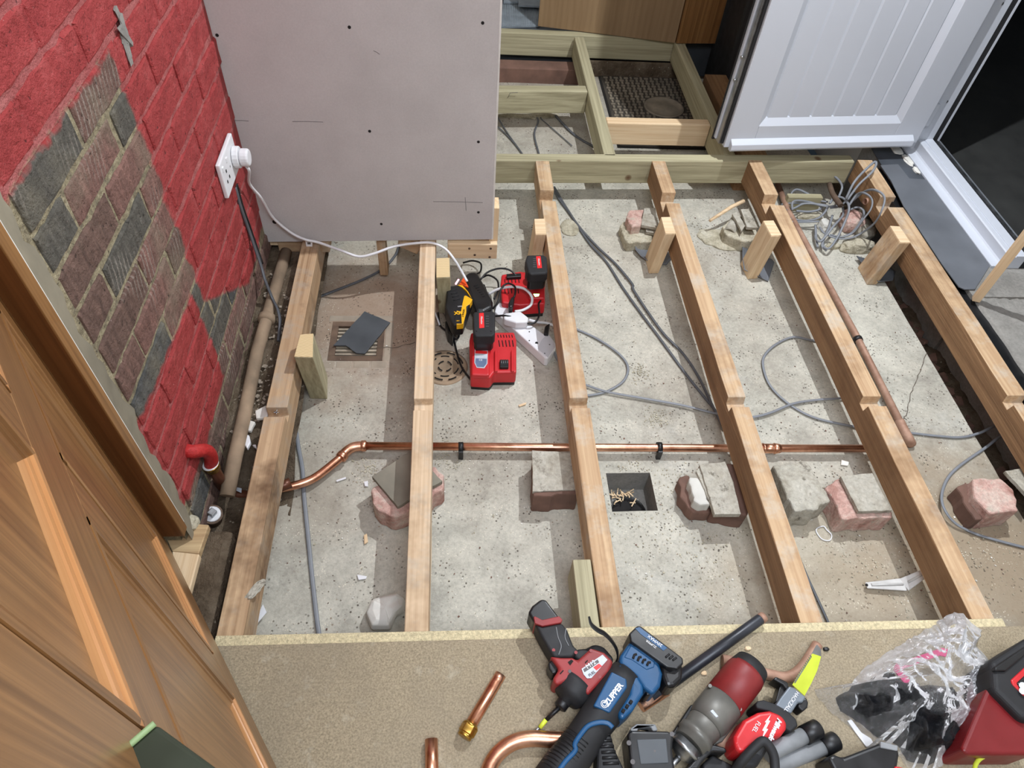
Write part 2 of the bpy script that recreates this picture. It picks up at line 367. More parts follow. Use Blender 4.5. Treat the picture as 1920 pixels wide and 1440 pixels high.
def copper_mat(name, c0, c1, rough, ox):
    n = NT(name); v = n.coord(); a = n.noise(v, 16, 5, .65, .4); b = n.noise(v, 90, 3)
    c = n.ramp(a, [(.3, c0), (.65, c1)]); c = n.mix(n.ramp(n.noise(v, 7, 6, .7), [(.5, 0), (.68, ox)]), c, (*C(116, 80, 62), 1))
    n.P(Base_Color=c, Metallic=1 if ox < .5 else .25, Roughness=n.ramp(a, [(.3, rough), (.7, rough+.15)])); n.bump(b, .03, .002); return n.m
M['copper'] = copper_mat('bright_copper', C(196, 130, 100), C(238, 186, 156), .26, .3)
M['oldcopper'] = copper_mat('oxidised_copper', C(146, 108, 88), C(186, 150, 128), .55, .6)
M['slate'] = mottle('grey_slate', [C(136, 128, 112), C(172, 166, 152), C(192, 188, 176)], 11, speck=C(104, 98, 86))
M['pinkbrick'] = mottle('pink_brick', [C(148, 104, 92), C(196, 160, 148), C(208, 194, 180)], 16, speck=C(176, 168, 152))
M['stone'] = plain('pale_stone', C(222, 219, 210), .85, var=.18, sc=9, bump=.4)
M['mortarbit'] = mottle('old_mortar', [C(150, 142, 120), C(190, 182, 160), C(210, 204, 186)], 18, bump=.9)
M['dpm'] = plain('grey_membrane', C(104, 107, 112), .36, var=.14, sc=9, bump=.1)
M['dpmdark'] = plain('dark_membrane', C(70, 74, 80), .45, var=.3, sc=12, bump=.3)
M['darkslate'] = plain('dark_slate', C(72, 76, 80), .55, var=.2, sc=12, bump=.15)
M['roofslate'] = plain('grey_roof_slate', C(128, 136, 142), .6, var=.2, sc=30, bump=.4)
M['label'] = plain('label_grey', C(186, 192, 200), .4, var=.1, sc=120)
M['labelblue'] = plain('label_blue', C(96, 112, 140), .4, var=.1)
M['labelred'] = plain('label_red', C(222, 40, 42), .4, var=.05)
M['greytool'] = plain('grey_tool_body', C(108, 106, 100), .45, .3, var=.2, sc=20)
M['greygrip'] = plain('grey_grip', C(132, 134, 136), .6, var=.12, sc=40, bump=.15)
M['neon'] = plain('neon_paint', C(204, 216, 64), .5, var=.08, sc=40)
M['greenlight'] = plain('pale_green_edge', C(120, 140, 96), .5, var=.2)  # paler green for one edge of the box
M['green'] = plain('green_paint', C(34, 40, 24), .5, var=.2, sc=20)
def emis(name, col, s):
    n = NT(name); n.P(Base_Color=(*col, 1), Emission_Color=(*col, 1), Emission_Strength=s); return n.m
M['led'] = emis('green_led', (.35, 1, .35), 4.0); M['ledred'] = emis('red_led', (1, .35, .5), 3.0)
# ================================================================== the setting
def grid_floor(name, xs, ys, z, mat, skip=(), amp=.002, seed=0, kind='structure', label=None, zf=None):
    vs_ = []; fs = []; nx = len(xs)
    for j, y in enumerate(ys):
        for i, x in enumerate(xs):
            p = Vector((x*9+seed, y*9, seed)); q = Vector((x*33, y*33, seed))
            vs_.append((x, y, (zf(x, y) if zf else z)+amp*(noise.noise(p)+.5*noise.noise(q))))
    for j in range(len(ys)-1):
        for i in range(nx-1):
            cx, cy = (xs[i]+xs[i+1])/2, (ys[j]+ys[j+1])/2
            if any(a < cx < b and c < cy < d for a, b, c, d in skip): continue
            fs.append((j*nx+i, j*nx+i+1, (j+1)*nx+i+1, (j+1)*nx+i))
    mb = MB(); mb.add(vs_, fs, True); o = mb.build(name, mat); return tag(o, label, None, None, kind)
def lines(a, b, step, extra=()):
    n = max(1, round((b-a)/step)); L = [a+(b-a)*i/n for i in range(n+1)]
    for e in extra: L = [v for v in L if abs(v-e) > step*.3 or v in (a, b)]
    return sorted(set(L+list(extra)))
HOLE = (0.4151, 0.5386, 0.9072, 1.0267); GRT = (-0.3807, -0.2268, 1.4479, 1.6028); CVR = (0.7087, 1.1036, 2.6730, 3.3109)
grid_floor('floor', lines(-.465, 1.552, .05, HOLE[:2]+GRT[:2]), lines(-.1, 3.30, .05, HOLE[2:]+GRT[2:]), SL, M['slab'], (HOLE, GRT), .002)
grid_floor('floor', lines(-.68, -.42, .02), lines(.2, 2.6, .02), SL, M['soil'], (), .016, 3, zf=lambda x, y: -.125+.07*min(1, max(0, (y-.97)/.12))-(.06 if x > -.47 else 0))
grid_floor('floor', lines(1.52, 1.69, .02), lines(.2, 2.6, .02), SL-.07, M['soil'], (), .03, 5)
grid_floor('floor', lines(-.68, 1.7, .1), lines(3.28, 4.6, .1), SL-.03, M['soil'], (), .02, 8)
# rough screed and black membrane along the right-hand wall
sc = MB(); xs = lines(1.664, 2.0, .012); ys = lines(.15, 1.60, .012)
vv = []; ff = []
for j, y in enumerate(ys):
    for i, x in enumerate(xs):
        sw = .005*math.sin(x*160+8*math.sin(y*9)) * max(0, noise.noise(Vector((x*4, y*4, 2)))+.25)
        vv.append((x+(.012*noise.noise(Vector((1, y*9, 3))) if i == 0 else 0), y, -.012+.004*noise.noise(Vector((x*12, y*12, 9)))+.003*noise.noise(Vector((x*50, y*50, 4)))+sw))
for j in range(len(ys)-1):
    for i in range(len(xs)-1): a = j*len(xs)+i; ff.append((a, a+1, a+1+len(xs), a+len(xs)))
    a = j*len(xs); n0 = len(vv)
n0 = len(vv)
for j, y in enumerate(ys): vv.append((1.668, y, -.3))
for j in range(len(ys)-1): ff.append((j*len(xs), (j+1)*len(xs), n0+j+1, n0+j))
sc.add(vv, ff, True); tag(sc.build('floor', M['screed']), None, None, None, 'structure')
# hole in the slab: brick-lined pit with a black pipe mouth
pit = MB(); a, b, c, d = HOLE; zb = SL-.09
pit.add([(a,c,SL),(b,c,SL),(b,d,SL),(a,d,SL),(a,c,zb),(b,c,zb),(b,d,zb),(a,d,zb)], [(1,0,4,5),(2,1,5,6),(3,2,6,7),(0,3,7,4),(4,7,6,5)])
pito = empty('floor_pit', (.47, .95, zb), None, None, None, 'structure'); pit.build('pit_side', M['screed'], pito)
MB().lathe((.480, .947, zb+.001), (0,0,1), [(0,.05),(.012,.05),(.012,.046),(.002,.046)], 28).build('pipe_mouth', M['black'], pito)
MB().cyl((.480,.947,zb+.003),(.480,.947,zb+.004),.045,28).build('pipe_bore', M['hole_dark'], pito)
for k in range(26):
    rg = random.Random(k); x = .430+rg.random()*.07; y = .972+rg.random()*.038
    z0 = zb+.012+rg.random()*.015; t = rg.random()*6
    MB().box((x, y, z0), (.014+.012*rg.random(), .003, .0015), Matrix.Rotation(t, 3, 'Z') @ Matrix.Rotation(rg.uniform(-.5,.5), 3, 'Y')).build('wood_shaving', M['fresh_x'], pito)
# enclosing room (walls, ceiling) that the lamps bounce off
def wallbox(name, x0, x1, y0, y1, z0, z1, mat, parent=None):
    o = MB().bb(x0, x1, y0, y1, z0, z1).build(name, mat, parent)
    if parent is None: tag(o, None, None, None, 'structure')
    return o
HT = 2.42
wallbox('ceiling', -1.4, 2.1, -2.1, 4.8, HT, HT+.1, M['ceiling'])
wallbox('wall_near', -1.4, 2.1, -2.2, -2.1, -.3, HT, M['plaster'])
wallbox('wall_far', -1.4, 2.1, 4.6, 4.7, -.3, HT, M['plaster'])
wallbox('wall_right_near', 1.97, 2.1, -2.1, 1.20, -.3, HT, M['plaster'])
wallbox('wall_right_far', 1.70, 1.905, 2.47, 4.6, -.3, HT, M['plaster'])
wallbox('wall_right_head', 1.82, 1.905, 1.20, 2.47, 2.12, HT, M['plaster'])
wallbox('wall_left_near', -.72, -.585, -2.1, -.16, -.3, HT, M['plaster'])
wallbox('wall_left_head', -.72, -.585, -.16, .70, 2.08, HT, M['plaster'])
wallbox('wall_hallway', -1.4, -1.3, -2.1, 1.2, -.3, HT, M['plaster'])
wallbox('wall_left_far', -.72, -.585, 1.95, 4.6, -.3, HT, M['plaster'])
wallbox('floor_deck_near', -1.3, 2.0, -2.1, -.62, -.2, .018, M['chip'])
wallbox('ground_patio', 1.96, 6.5, -2, 7, -.4, -.085, M['patio'])
# ---- brick wall on the left
wl = MB(); ny, nz = 40, 56; v0 = []; f0 = []
for j in range(nz+1):
    for i in range(ny+1):
        y = .758+1.192*i/ny; z = -.3+2.72*j/nz if j > 30 else -.3+1.5*j/30
        v0.append((-.5888+.0028*noise.noise(Vector((y*40, z*40, 1))), y, z))
for j in range(nz):
    for i in range(ny): a = j*(ny+1)+i; f0.append((a, a+1, a+ny+2, a+ny+1))
wl.add(v0, f0, True)
wall = tag(wl.build('wall_left', M['mortar']), None, None, None, 'structure')
wallbox('wall_left_core', -.72, -.60, .758, 1.95, -.3, HT, M['mortar'])
def brick_mesh(seed, L=.213, H=.064, D=.05):
    bm = bmesh.new(); nx_, nz_ = 9, 4; rg = random.Random(seed)
    vs_ = {}
    ty = [0, .018, .12, .26, .4, .55, .7, .85, .982, 1]; tz = [0, .06, .5, .94, 1]
    for i in range(nx_+1):
        for k in range(nz_+1):
            y = -L/2+L*ty[i]; z = -H/2+H*tz[k]; e = (i in (0, nx_)) or (k in (0, nz_))
            jx = noise.noise(Vector((i*.7+seed*5, k*.9, seed)))*.0026
            jy = noise.noise(Vector((i*1.7, k*2.1, seed*3)))*.0045 if e else 0
            vs_[i, k] = bm.verts.new((jx-(.0030 if e else 0), y+jy, z+(noise.noise(Vector((i*.9, k*5.1, seed*7)))*.0048 if e else 0)))
    back = {}
    for i in range(nx_):
        for k in range(nz_): bm.faces.new((vs_[i,k], vs_[i+1,k], vs_[i+1,k+1], vs_[i,k+1]))
    ring = [(i,0) for i in range(nx_)]+[(nx_,k) for k in range(nz_)]+[(i,nz_) for i in range(nx_,0,-1)]+[(0,k) for k in range(nz_,0,-1)]
    bv = [bm.verts.new((-D, vs_[q].co.y, vs_[q].co.z)) for q in ring]
    for a in range(len(ring)):
        b = (a+1) % len(ring); bm.faces.new((vs_[ring[b]], vs_[ring[a]], bv[a], bv[b]))
    me = bpy.data.meshes.new('brick'); bm.to_mesh(me); bm.free(); me.materials.append(M['brick'])
    for p in me.polygons: p.use_smooth = False
    return me
BR = [brick_mesh(s) for s in range(7)]
HB = [brick_mesh(20+s, .103) for s in range(3)]
for k in range(-6, 27):
    z = .8205-.0755*0+.0755*(k-10)        # course centre; course 10 is the top bare one
    z = .8205+.0755*(k-10)
    ph = .027 if k % 2 == 0 else .1395
    for i in range(0, 8):
        y = ph+.225*i+.90-.225*2+.0
        if y < .66 or y > 1.95: continue
        if z > 2.1: continue
        if y+.11 > 1.93: continue
        me = BR[(k*3+i*5) % 7]
        if y-.107 < .76:
            y = y+.055; me = HB[(k+i) % 3]
            if y-.052 < .76: continue
        o = bpy.data.objects.new('brick', me); COL.objects.link(o); o.parent = wall
        rg = random.Random(k*31+i)
        o.location = (-.585+rg.uniform(-.0015, .0025), y+rg.uniform(-.002, .002), z+rg.uniform(-.0015, .0015)); o.rotation_euler = (rg.uniform(-.006, .006), 0, rg.uniform(-.008, .008))
# cement smeared down beside the door lining
cs = MB(); v0 = []; f0 = []; nn = 60
for j in range(nn+1):
    z = -.02+1.35*j/nn; w_ = .055+.022*noise.noise(Vector((z*9, 1, 1)))+.018*noise.noise(Vector((z*27, 1, 1)))
    for i in range(6):
        t = i/5; v0.append((-.578-.012*t*t+.003*noise.noise(Vector((t*3, z*40, 5))), .758+w_*t, z))
for j in range(nn):
    for i in range(5): a = j*6+i; f0.append((a, a+1, a+7, a+6))
cs.add(v0, f0, True); cs.build('cement_smear', M['screed_warm'] if 'screed_warm' in M else M['mortarbit'], wall)
tf = MB()
for k in range(5):
    rg = random.Random(k); c_ = WX(232+k*3-4, 40+k*14, -.583)
    tf.box(c_, (.003, .012, .05), Matrix.Rotation(rg.uniform(-.5, .5), 3, 'X'))
tf.jitter(.004, 3); tf.build('filler_dab', M['screed'], wall)

# ---- plasterboard partition
pb = MB(); pb.prism([(-.589, 1.79, -.008), (.120, 1.79, .014), (.112, 1.79, .90), (-.589, 1.79, .90)], (0, .0125, 0))  # unseen top kept low so lamplight passes over to the brick wall
pbo = tag(pb.build('wall_back', M['pboard'], None, .0012), None, None, None, 'structure')
MB().prism([(.1195,1.7895,.014),(.1245,1.7897,.016),(.1165,1.7897,.90),(.1115,1.7895,.90)], (0,.012,0)).build('board_edge', M['gypsum'], pbo)
for p in ((407,66),(655,51),(905,43),(693,246),(897,266),(715,420),(897,398),(515,416),(1e3,0)):
    if p[0] > 950: continue
    q = WY(*p, 1.79); MB().cyl(q+Vector((0,-.0006,0)), q+Vector((0,.004,0)), .0042 if p[0] != 515 else .007, 12).build('screw_head', M['hole_dark'], pbo)
for a, b in (((440,226),(466,227)), ((548,228),(606,229)), ((812,378),(905,380)), ((700,95),(712,102)), ((872,370),(874,395))):
    q0, q1 = WY(*a, 1.7897), WY(*b, 1.7897); MB().tube([q0, (q0+q1)/2+Vector((0,0,.001)), q1], .0006, 5).build('pencil_mark', M['graphite'], pbo)
MB().bb(.064, .112, 1.8025, 1.89, .02, .88).build('stud', M['fresh_z'], pbo)
MB().bb(.112, .140, 1.8025, 1.86, -.002, .125).build('stud_packer', M['fresh_z'], pbo)
MB().bb(-.583, -.54, 1.8025, 1.89, -.03, .88).build('stud', M['fresh_z'], pbo)
sp = MB().bb(-.021, .139, 1.785, 1.86, -.062, -.002).build('sole_plate', M['fresh_x'], pbo, .003)
for p in ((880,466),(920,466),(890,478),(918,482)):
    q = WY(*p, 1.785); MB().cyl(q+Vector((0,-.001,0)), q+Vector((0,.003,0)), .004, 10).build('nail_hole', M['iron'], pbo)
MB().bb(-.560, -.40, 1.80, 1.86, -.055, -.012).build('sole_plate', M['joistb_x'], pbo, .003)
MB().bb(-.25, -.222, 1.81, 1.86, -.16, -.01).build('stud_foot', M['joistb_z'], pbo, .003)
MB().box((-.145, 1.83, -.035), (.07, .05, .03), Matrix.Rotation(.5, 3, 'Y')).build('offcut_wedge', M['joistb_x'], pbo, .004)

# ---- doorway in the right-hand wall: white frame, sill, open door leaf
fr = empty('door_1', (1.85, 2.45, 0), None, None, None, 'structure')
def ext_y(pts, y0, y1): return MB().prism([(x, y0, z) for x, z in pts], (0, y1-y0, 0))
ext_y([(1.785,-.01),(1.785,.003),(1.818,.004),(1.822,.010),(1.822,.042),(1.826,.045),(1.842,.045),(1.843,.041),(1.848,.041),(1.849,.045),(1.884,.045),(1.886,.030),(1.886,-.01)], 1.70, 2.44).build('sill', M['pvc'], fr, .0008)
ext_y([(1.886,-.01),(1.886,.030),(1.892,.040),(1.902,.038),(1.905,-.01)], 1.70, 2.44).build('seal', M['blackmatt'], fr)
ext_y([(1.905,-.06),(1.905,.040),(1.914,.042),(1.916,.03),(1.96,.0),(1.97,-.09)], 1.62, 2.60).build('outer_sill', M['dpm'], fr)
ext_y([(1.900,.038),(1.9005,.043),(1.906,.043),(1.906,.038)], 1.70, 2.44).build('drip_edge', M['steel'], fr)
MB().prism([(1.785,2.46,.0),(1.785,2.445,.0),(1.812,2.445,.0),(1.812,2.41,.0),(1.822,2.408,.0),(1.884,2.41,.0),(1.886,2.47,.0),(1.785,2.47,.0)], (0,0,2.12)).build('jamb', M['pvc'], fr, .001)
MB().prism([(1.886,2.41,.03),(1.902,2.408,.03),(1.902,2.47,.03),(1.886,2.47,.03)], (0,0,2.05)).build('seal', M['blackmatt'], fr)
MB().prism([(1.9025,2.404,.03),(1.909,2.404,.03),(1.909,2.47,.03),(1.9025,2.47,.03)], (0,0,2.05)).build('drip_edge', M['pvc'], fr)
MB().bb(1.785, 1.97, 1.62, 1.70, .0, 2.12).build('jamb', M['pvc'], fr) if False else None
for zz in (.20, .55, 1.2):
    MB().cyl((1.853, 2.409, zz), (1.853, 2.4115, zz), .006, 12).build('frame_screw', M['steel'], fr)
# door leaf: local frame from hinge edge
A0 = Vector((1.000, 2.290, 0)); B0 = Vector((1.785, 2.358, 0)); du = (B0-A0).normalized(); dn = Vector((du.y, -du.x, 0)); LW = (B0-A0).length
leaf = empty('door_2', (1.4, 2.35, .06), None, None, None, 'structure')
def dbox(u0, u1, n0, n1, z0, z1): # n: 0 front face, positive to the viewer
    q = [A0+du*u+dn*n+Vector((0,0,z)) for z in (z0, z1) for u, n in ((u0,n0),(u1,n0),(u1,n1),(u0,n1))]
    return MB().add(q, [(0,1,2,3),(7,6,5,4),(4,5,1,0),(5,6,2,1),(6,7,3,2),(7,4,0,3)])
ZB, ZT = .058, 2.06; SW = .112
dbox(0, SW, 0, -.062, ZB, ZT).build('stile', M['pvc'], leaf, .003)
dbox(LW-SW, LW, 0, -.062, ZB, ZT).build('stile', M['pvc'], leaf, .003)
dbox(SW, LW-SW, 0, -.062, ZB, ZB+.085).build('bottom_rail', M['pvc'], leaf, .002)
dbox(SW, LW-SW, 0, -.062, ZT-.1, ZT).build('top_rail', M['pvc'], leaf, .002)
# bevelled bead round the panel
def bead(u0, u1, z0, z1, w, horiz):
    P = lambda u, n, z: A0+du*u+dn*n+Vector((0,0,z))
    if horiz: q = [P(u0,.0,z0),P(u1,.0,z0),P(u1-w,-.016,z1),P(u0+w,-.016,z1)]
    else: q = [P(u0,.0,z0),P(u1,-.016,z0+w),P(u1,-.016,z1),P(u0,.0,z1)]
    mb = MB(); back = [p-dn*.012 for p in q]
    mb.add(q+back, [(0,1,2,3),(7,6,5,4),(0,4,5,1),(1,5,6,2),(2,6,7,3),(3,7,4,0)]); return mb
bead(SW-.004, LW-SW+.004, ZB+.083, ZB+.111, .026, True).build('glazing_bead', M['pvc'], leaf)
bead(SW-.004, SW+.022, ZB+.083, ZT-.1, .026, False).build('glazing_bead', M['pvc'], leaf)
bead(LW-SW+.004, LW-SW-.022, ZB+.083, ZT-.1, .026, False).build('glazing_bead', M['pvc'], leaf)
pw = (LW-2*SW-.044)/6
for i in range(6):
    u = SW+.022+pw*i
    P = lambda a, n: A0+du*(u+a)+dn*n+Vector((0,0,ZB+.10))
    MB().prism([P(0,-.021),P(.007,-.0145),P(pw-.004,-.0145),P(pw,-.021),P(pw,-.03),P(0,-.03)], (0,0,ZT-.1-ZB-.1)).build('panel_board', M['pvc'], leaf)
# weather bar
P = lambda u, n, z: A0+du*u+dn*n+Vector((0,0,z))
wb = [P(.018,0,ZB+.036),P(.018,.022,ZB+.022),P(.018,.024,ZB+.002),P(.018,.018,ZB-.006),P(.018,0,ZB-.006)]
MB().prism(wb, du*(LW-.05)).build('weather_bar', M['pvc'], leaf, .002)
dbox(-.010, 0, -.012, -.020, ZB+.01, ZT).build('seal', M['blackmatt'], leaf)
dbox(-.016, 0, -.020, -.046, ZB+.005, ZT).build('lock_strip', M['steel'], leaf)
dbox(-.022, 0, -.046, -.070, ZB+.01, ZT).build('edge_flange', M['pvc'], leaf, .001)
dbox(-.026, -.006, -.060, -.067, ZB+.0, ZT).build('seal', M['blackmatt'], leaf)
for zz in (.30, .38):
    q = P(-.02, -.033, zz); MB().cyl(q, q-du*.006, .005, 10).build('lock_bolt', M['steel'], leaf)
for zz in (.16, 1.0, 1.85):
    MB().box((1.80, 2.392, zz), (.03, .03, .09)).build('hinge', M['pvc'], leaf, .004)

# ---- joists of the old floor
def joist(name, xa, xb, ya, yb, w, mat, label, notches=((1.116, 1.150, .026),), top=0.0, d=.091, seed=1, side=None):
    """xa / xb: x of the left edge at the near / far end"""
    prof = [(ya, -d), (ya, 0)]
    for y0, y1, dep in notches:
        prof += [(y0, 0), (y0+.004, -dep), (y1-.004, -dep*.95), (y1, 0)]
    prof += [(yb, 0), (yb, -d)]
    f = lambda y: xa+(xb-xa)*(y-ya)/(yb-ya)
    bm = bmesh.new(); L = []; R = []
    # densify so that the arrises can wander a little
    pts = []
    for i in range(len(prof)):
        a, b = prof[i], prof[(i+1) % len(prof)]; n = max(1, int(abs(b[0]-a[0])/.09))
        for k in range(n): pts.append((a[0]+(b[0]-a[0])*k/n, a[1]+(b[1]-a[1])*k/n))
    for (y, z) in pts:
        j = .0016*noise.noise(Vector((y*6, z*20, seed))); L.append(bm.verts.new((f(y)+j, y, top+z+j*.6))); R.append(bm.verts.new((f(y)+w+.0016*noise.noise(Vector((y*6, z*20, seed+9))), y, top+z+j*.6)))
    n = len(pts); bm.faces.new(L); bm.faces.new(R[::-1])
    for i in range(n): j = (i+1) % n; bm.faces.new((L[j], L[i], R[i], R[j]))
    bmesh.ops.recalc_face_normals(bm, faces=bm.faces)
    me = bpy.data.meshes.new(name); bm.to_mesh(me); bm.free()
    me.materials.append(mat)
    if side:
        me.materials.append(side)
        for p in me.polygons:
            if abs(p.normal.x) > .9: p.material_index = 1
    o = link(name, me, mat, None, .002, 2); return tag(o, label, 'joist', 'old floor joists')
N2 = ((1.116, 1.150, .026), (2.022, 2.085, .042))
J = []
J.append(joist('floor_joist', -.482, -.476, .30, 2.1, .053, M['joistd'], 'old weathered joist nearest the red brick wall', ((1.095, 1.124, .03),), seed=1))
J.append(joist('floor_joist', -.104, -.110, .30, 2.1, .049, M['joist_y'], 'old joist running under the plasterboard, left of the chargers', ((1.112, 1.150, .022),), seed=2))
J.append(joist('floor_joist', .308, .300, .30, 2.268, .050, M['joistb_y'], 'old joist beside the white extension lead', N2, seed=3))
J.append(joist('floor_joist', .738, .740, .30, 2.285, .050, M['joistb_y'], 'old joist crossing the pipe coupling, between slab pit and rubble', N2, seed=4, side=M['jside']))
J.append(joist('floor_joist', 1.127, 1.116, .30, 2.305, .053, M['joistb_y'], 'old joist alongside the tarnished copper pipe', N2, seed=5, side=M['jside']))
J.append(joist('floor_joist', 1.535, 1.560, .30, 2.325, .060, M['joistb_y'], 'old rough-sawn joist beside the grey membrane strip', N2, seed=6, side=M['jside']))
# ---- new treated timber frame
def beam(name, a, b, w, d, mat, label, cat='joist', group='new treated floor timbers', top=0.0, side=1, bev=.004):
    a, b = Vector((a[0], a[1], 0)), Vector((b[0], b[1], 0)); t = (b-a).normalized(); n_ = Vector((-t.y, t.x, 0))*w*side
    q = [a, b, b+n_, a+n_]; q = [Vector((p.x, p.y, top)) for p in q]
    return tag(MB().prism(q, (0,0,-d)).build(name, mat, None, bev), label, cat, group)
beam('header_joist', (.125, 2.262), (1.545, 2.310), .047, .098, M['treated_x'], 'new greenish treated header that the old joist ends butt against')
beam('header_joist', (.125, 3.318), (1.10, 3.306), .045, .105, M['treated_x'], 'farthest new treated header, below the plywood sheet')
beam('floor_joist', (.608, 2.312), (.606, 3.300), .046, .098, M['treated_y'], 'new treated joist left of the patterned inspection cover')
beam('floor_joist', (1.077, 2.335), (1.082, 3.300), .046, .098, M['treated_y'], 'new treated joist right of the patterned inspection cover')
beam('noggin', (.125, 2.765), (.560, 2.790), .052, .098, M['treated_x'], 'treated noggin by the plasterboard edge with a pencil square mark')
beam('noggin', (.608, 2.545), (1.031, 2.548), .047, .095, M['fresh_x'], 'pale new noggin crossing over the inspection cover')
# ---- chipboard deck in the foreground
ck = empty('chipboard_deck', (.4, 0, 0), 'dirty chipboard floor sheet the tools lie on', 'floorboard')
MB().prism([(-1.2, -.62, .0), (1.96, -.62, .0), (1.96, .500, .0), (1.19, .500, .0), (-.476, .514, .0), (-.476, .30, .0), (-.5, .30, .0), (-1.2, .3, 0)], (0, 0, .02)).build('sheet', M['chip'], ck, .002)
MB().prism([(-.478, .514, .002), (1.186, .500, .002), (1.186, .520, .002), (-.478, .537, .002)], (0, 0, .011)).build('tongue', M['chip_edge'], ck, .002)
# ================================================================== under-floor things
def Z(x0, y0, s): return lambda a, b: (x0+a/s, y0+b/s)
def pts(conv, L, z): return [G(*conv(a, b), z) for a, b in L]
ident = lambda a, b: (a, b)
def flat(name, P, thick, mat, parent=None, bev=.002, rough=0, seed=0):
    """plate from an outline of 3d points, sides roughened"""
    rg = random.Random(seed); Q = []
    P = [Vector(p) for p in P]
    for i in range(len(P)):
        a, b = P[i], P[(i+1) % len(P)]; n = 1 if not rough else max(1, int((b-a).length/.014))
        for k in range(n):
            q = a.lerp(b, k/n)
            if rough and k: q = q+Vector((rg.uniform(-rough, rough), rg.uniform(-rough, rough), 0))
            Q.append(q)
    return MB().prism(Q, (0, 0, -thick)).build(name, mat, parent, bev)
def hexa(top, bot):
    v = list(top)+list(bot)
    mb = MB().add(v, [(0,1,2,3),(7,6,5,4),(0,4,5,1),(1,5,6,2),(2,6,7,3),(3,7,4,0)])
    me = mb.mesh('t'); bm = bmesh.new(); bm.from_mesh(me); bmesh.ops.recalc_face_normals(bm, faces=bm.faces)
    mb.v = [tuple(x.co) for x in bm.verts]; mb.f = [tuple(v.index for v in f.verts) for f in bm.faces]; mb.sm = [False]*len(mb.f); bm.free(); return mb
def post(top, zt, shift, mat, label, cap=None, dpm=None, zb=SL):
    T = [G(*p, zt) for p in top]; B = [Vector((p.x+shift[0], p.y+shift[1], zb)) for p in T]
    c = sum(B, Vector())/4
    e = empty('support_post', c, label, 'post', 'short posts propping the joists')
    hexa(T, B).build('shaft', mat, e, .0025)
    ins = [c0.lerp(sum(T, Vector())/4, .04) for c0 in T]
    if cap: hexa([p+Vector((0,0,.0012)) for p in ins], [p-Vector((0,0,.003)) for p in ins]).build('end_grain', cap, e)
    return e
f6 = Z(480, 440, 1920/460); f2 = Z(960, 290, 4.8); f3 = Z(1320, 290, 4.8)
post([(551,670),(563,627),(588,625),(587,671)], .05, (.0, .045), M['treated_z'], 'treated post with ringed end grain against the joist by the red wall', M['endgrain'])
post([(818,484),(843,483),(844,520),(818,521.5)], .0, (.004, .03), M['treated_z'], 'squat treated post between the chargers and the joist', M['endgrain'])
post([f2(200,578), f2(295,575), f2(310,718), f2(210,718)], .002, (-.008, .02), M['fresh_z'], 'pale post behind the battery standing on the far charger', M['fresh_x'])
post([f2(1340,562), f2(1425,560), f2(1475,710), f2(1380,712)], .012, (-.012, .02), M['fresh_z'], 'pale post on a membrane scrap beside the broken brick stack', M['fresh_x'])
post([f3(530,595), f3(625,592), f3(700,728), f3(605,735)], .02, (-.014, .01), M['fresh_z'], 'pale post on a membrane scrap beside the tarnished pipe joist', M['fresh_x'])
post([f3(1670,640), f3(1760,645), f3(1860,795), f3(1765,795)], .01, (-.03, .0), M['joistb_z'], 'rough dark post on a membrane scrap beside the cable tangle', M['fresh_x'])
tag(MB().bb(.262, .303, .40, .690, -.10, -.004).build('packing_block', M['treated_y'], None, .003), 'pale treated block beside the joist, half under the chipboard', 'block')
# membrane scraps below the posts
def scrap(P, lip, label, seed):
    c = sum(P, Vector())/len(P); n = len(P); mb = MB(); rg = random.Random(seed); V = []; Fs = []
    for r in (0, .55, .85, 1.0):
        for i, p in enumerate(P):
            q = c.lerp(p, max(r, .02)); q.z = SL+.003+(lip[i]*(max(0, r-.5)*2)**2)+rg.uniform(0, .0015); V.append(q)
    for k in range(3):
        for i in range(n): j = (i+1) % n; Fs.append((k*n+i, k*n+j, (k+1)*n+j, (k+1)*n+i))
    mb.add(V, Fs, True); o = mb.build('membrane_scrap', M['dpm'], None)
    s = o.modifiers.new('t', 'SOLIDIFY'); s.thickness = .002; s.offset = 1
    return tag(o, label, 'membrane', 'membrane scraps under the posts')
scrap(pts(f2, [(1090,815),(1240,840),(1400,880),(1440,950),(1390,1000),(1240,1005),(1150,950),(1100,900)], SL), [.015,.004,.0,.012,.0,.01,.015,.018], 'grey membrane scrap under the post by the broken brick stack', 1)
scrap(pts(f3, [(325,870),(420,880),(600,970),(620,1000),(575,1150),(470,1120),(340,1080),(325,980)], SL), [.02,.0,.01,.012,.0,.01,.02,.022], 'grey membrane scrap under the post by the tarnished pipe joist', 2)
scrap(pts(f3, [(1350,945),(1470,950),(1620,1000),(1720,1060),(1680,1165),(1550,1185),(1470,1130),(1400,1010)], SL), [.014,.0,.0,.0,.012,.016,.018,.014], 'grey curled membrane scrap under the dark rough post', 3)
M['coverdark0'] = plain('crack_dirt', C(98, 88, 76), .95)
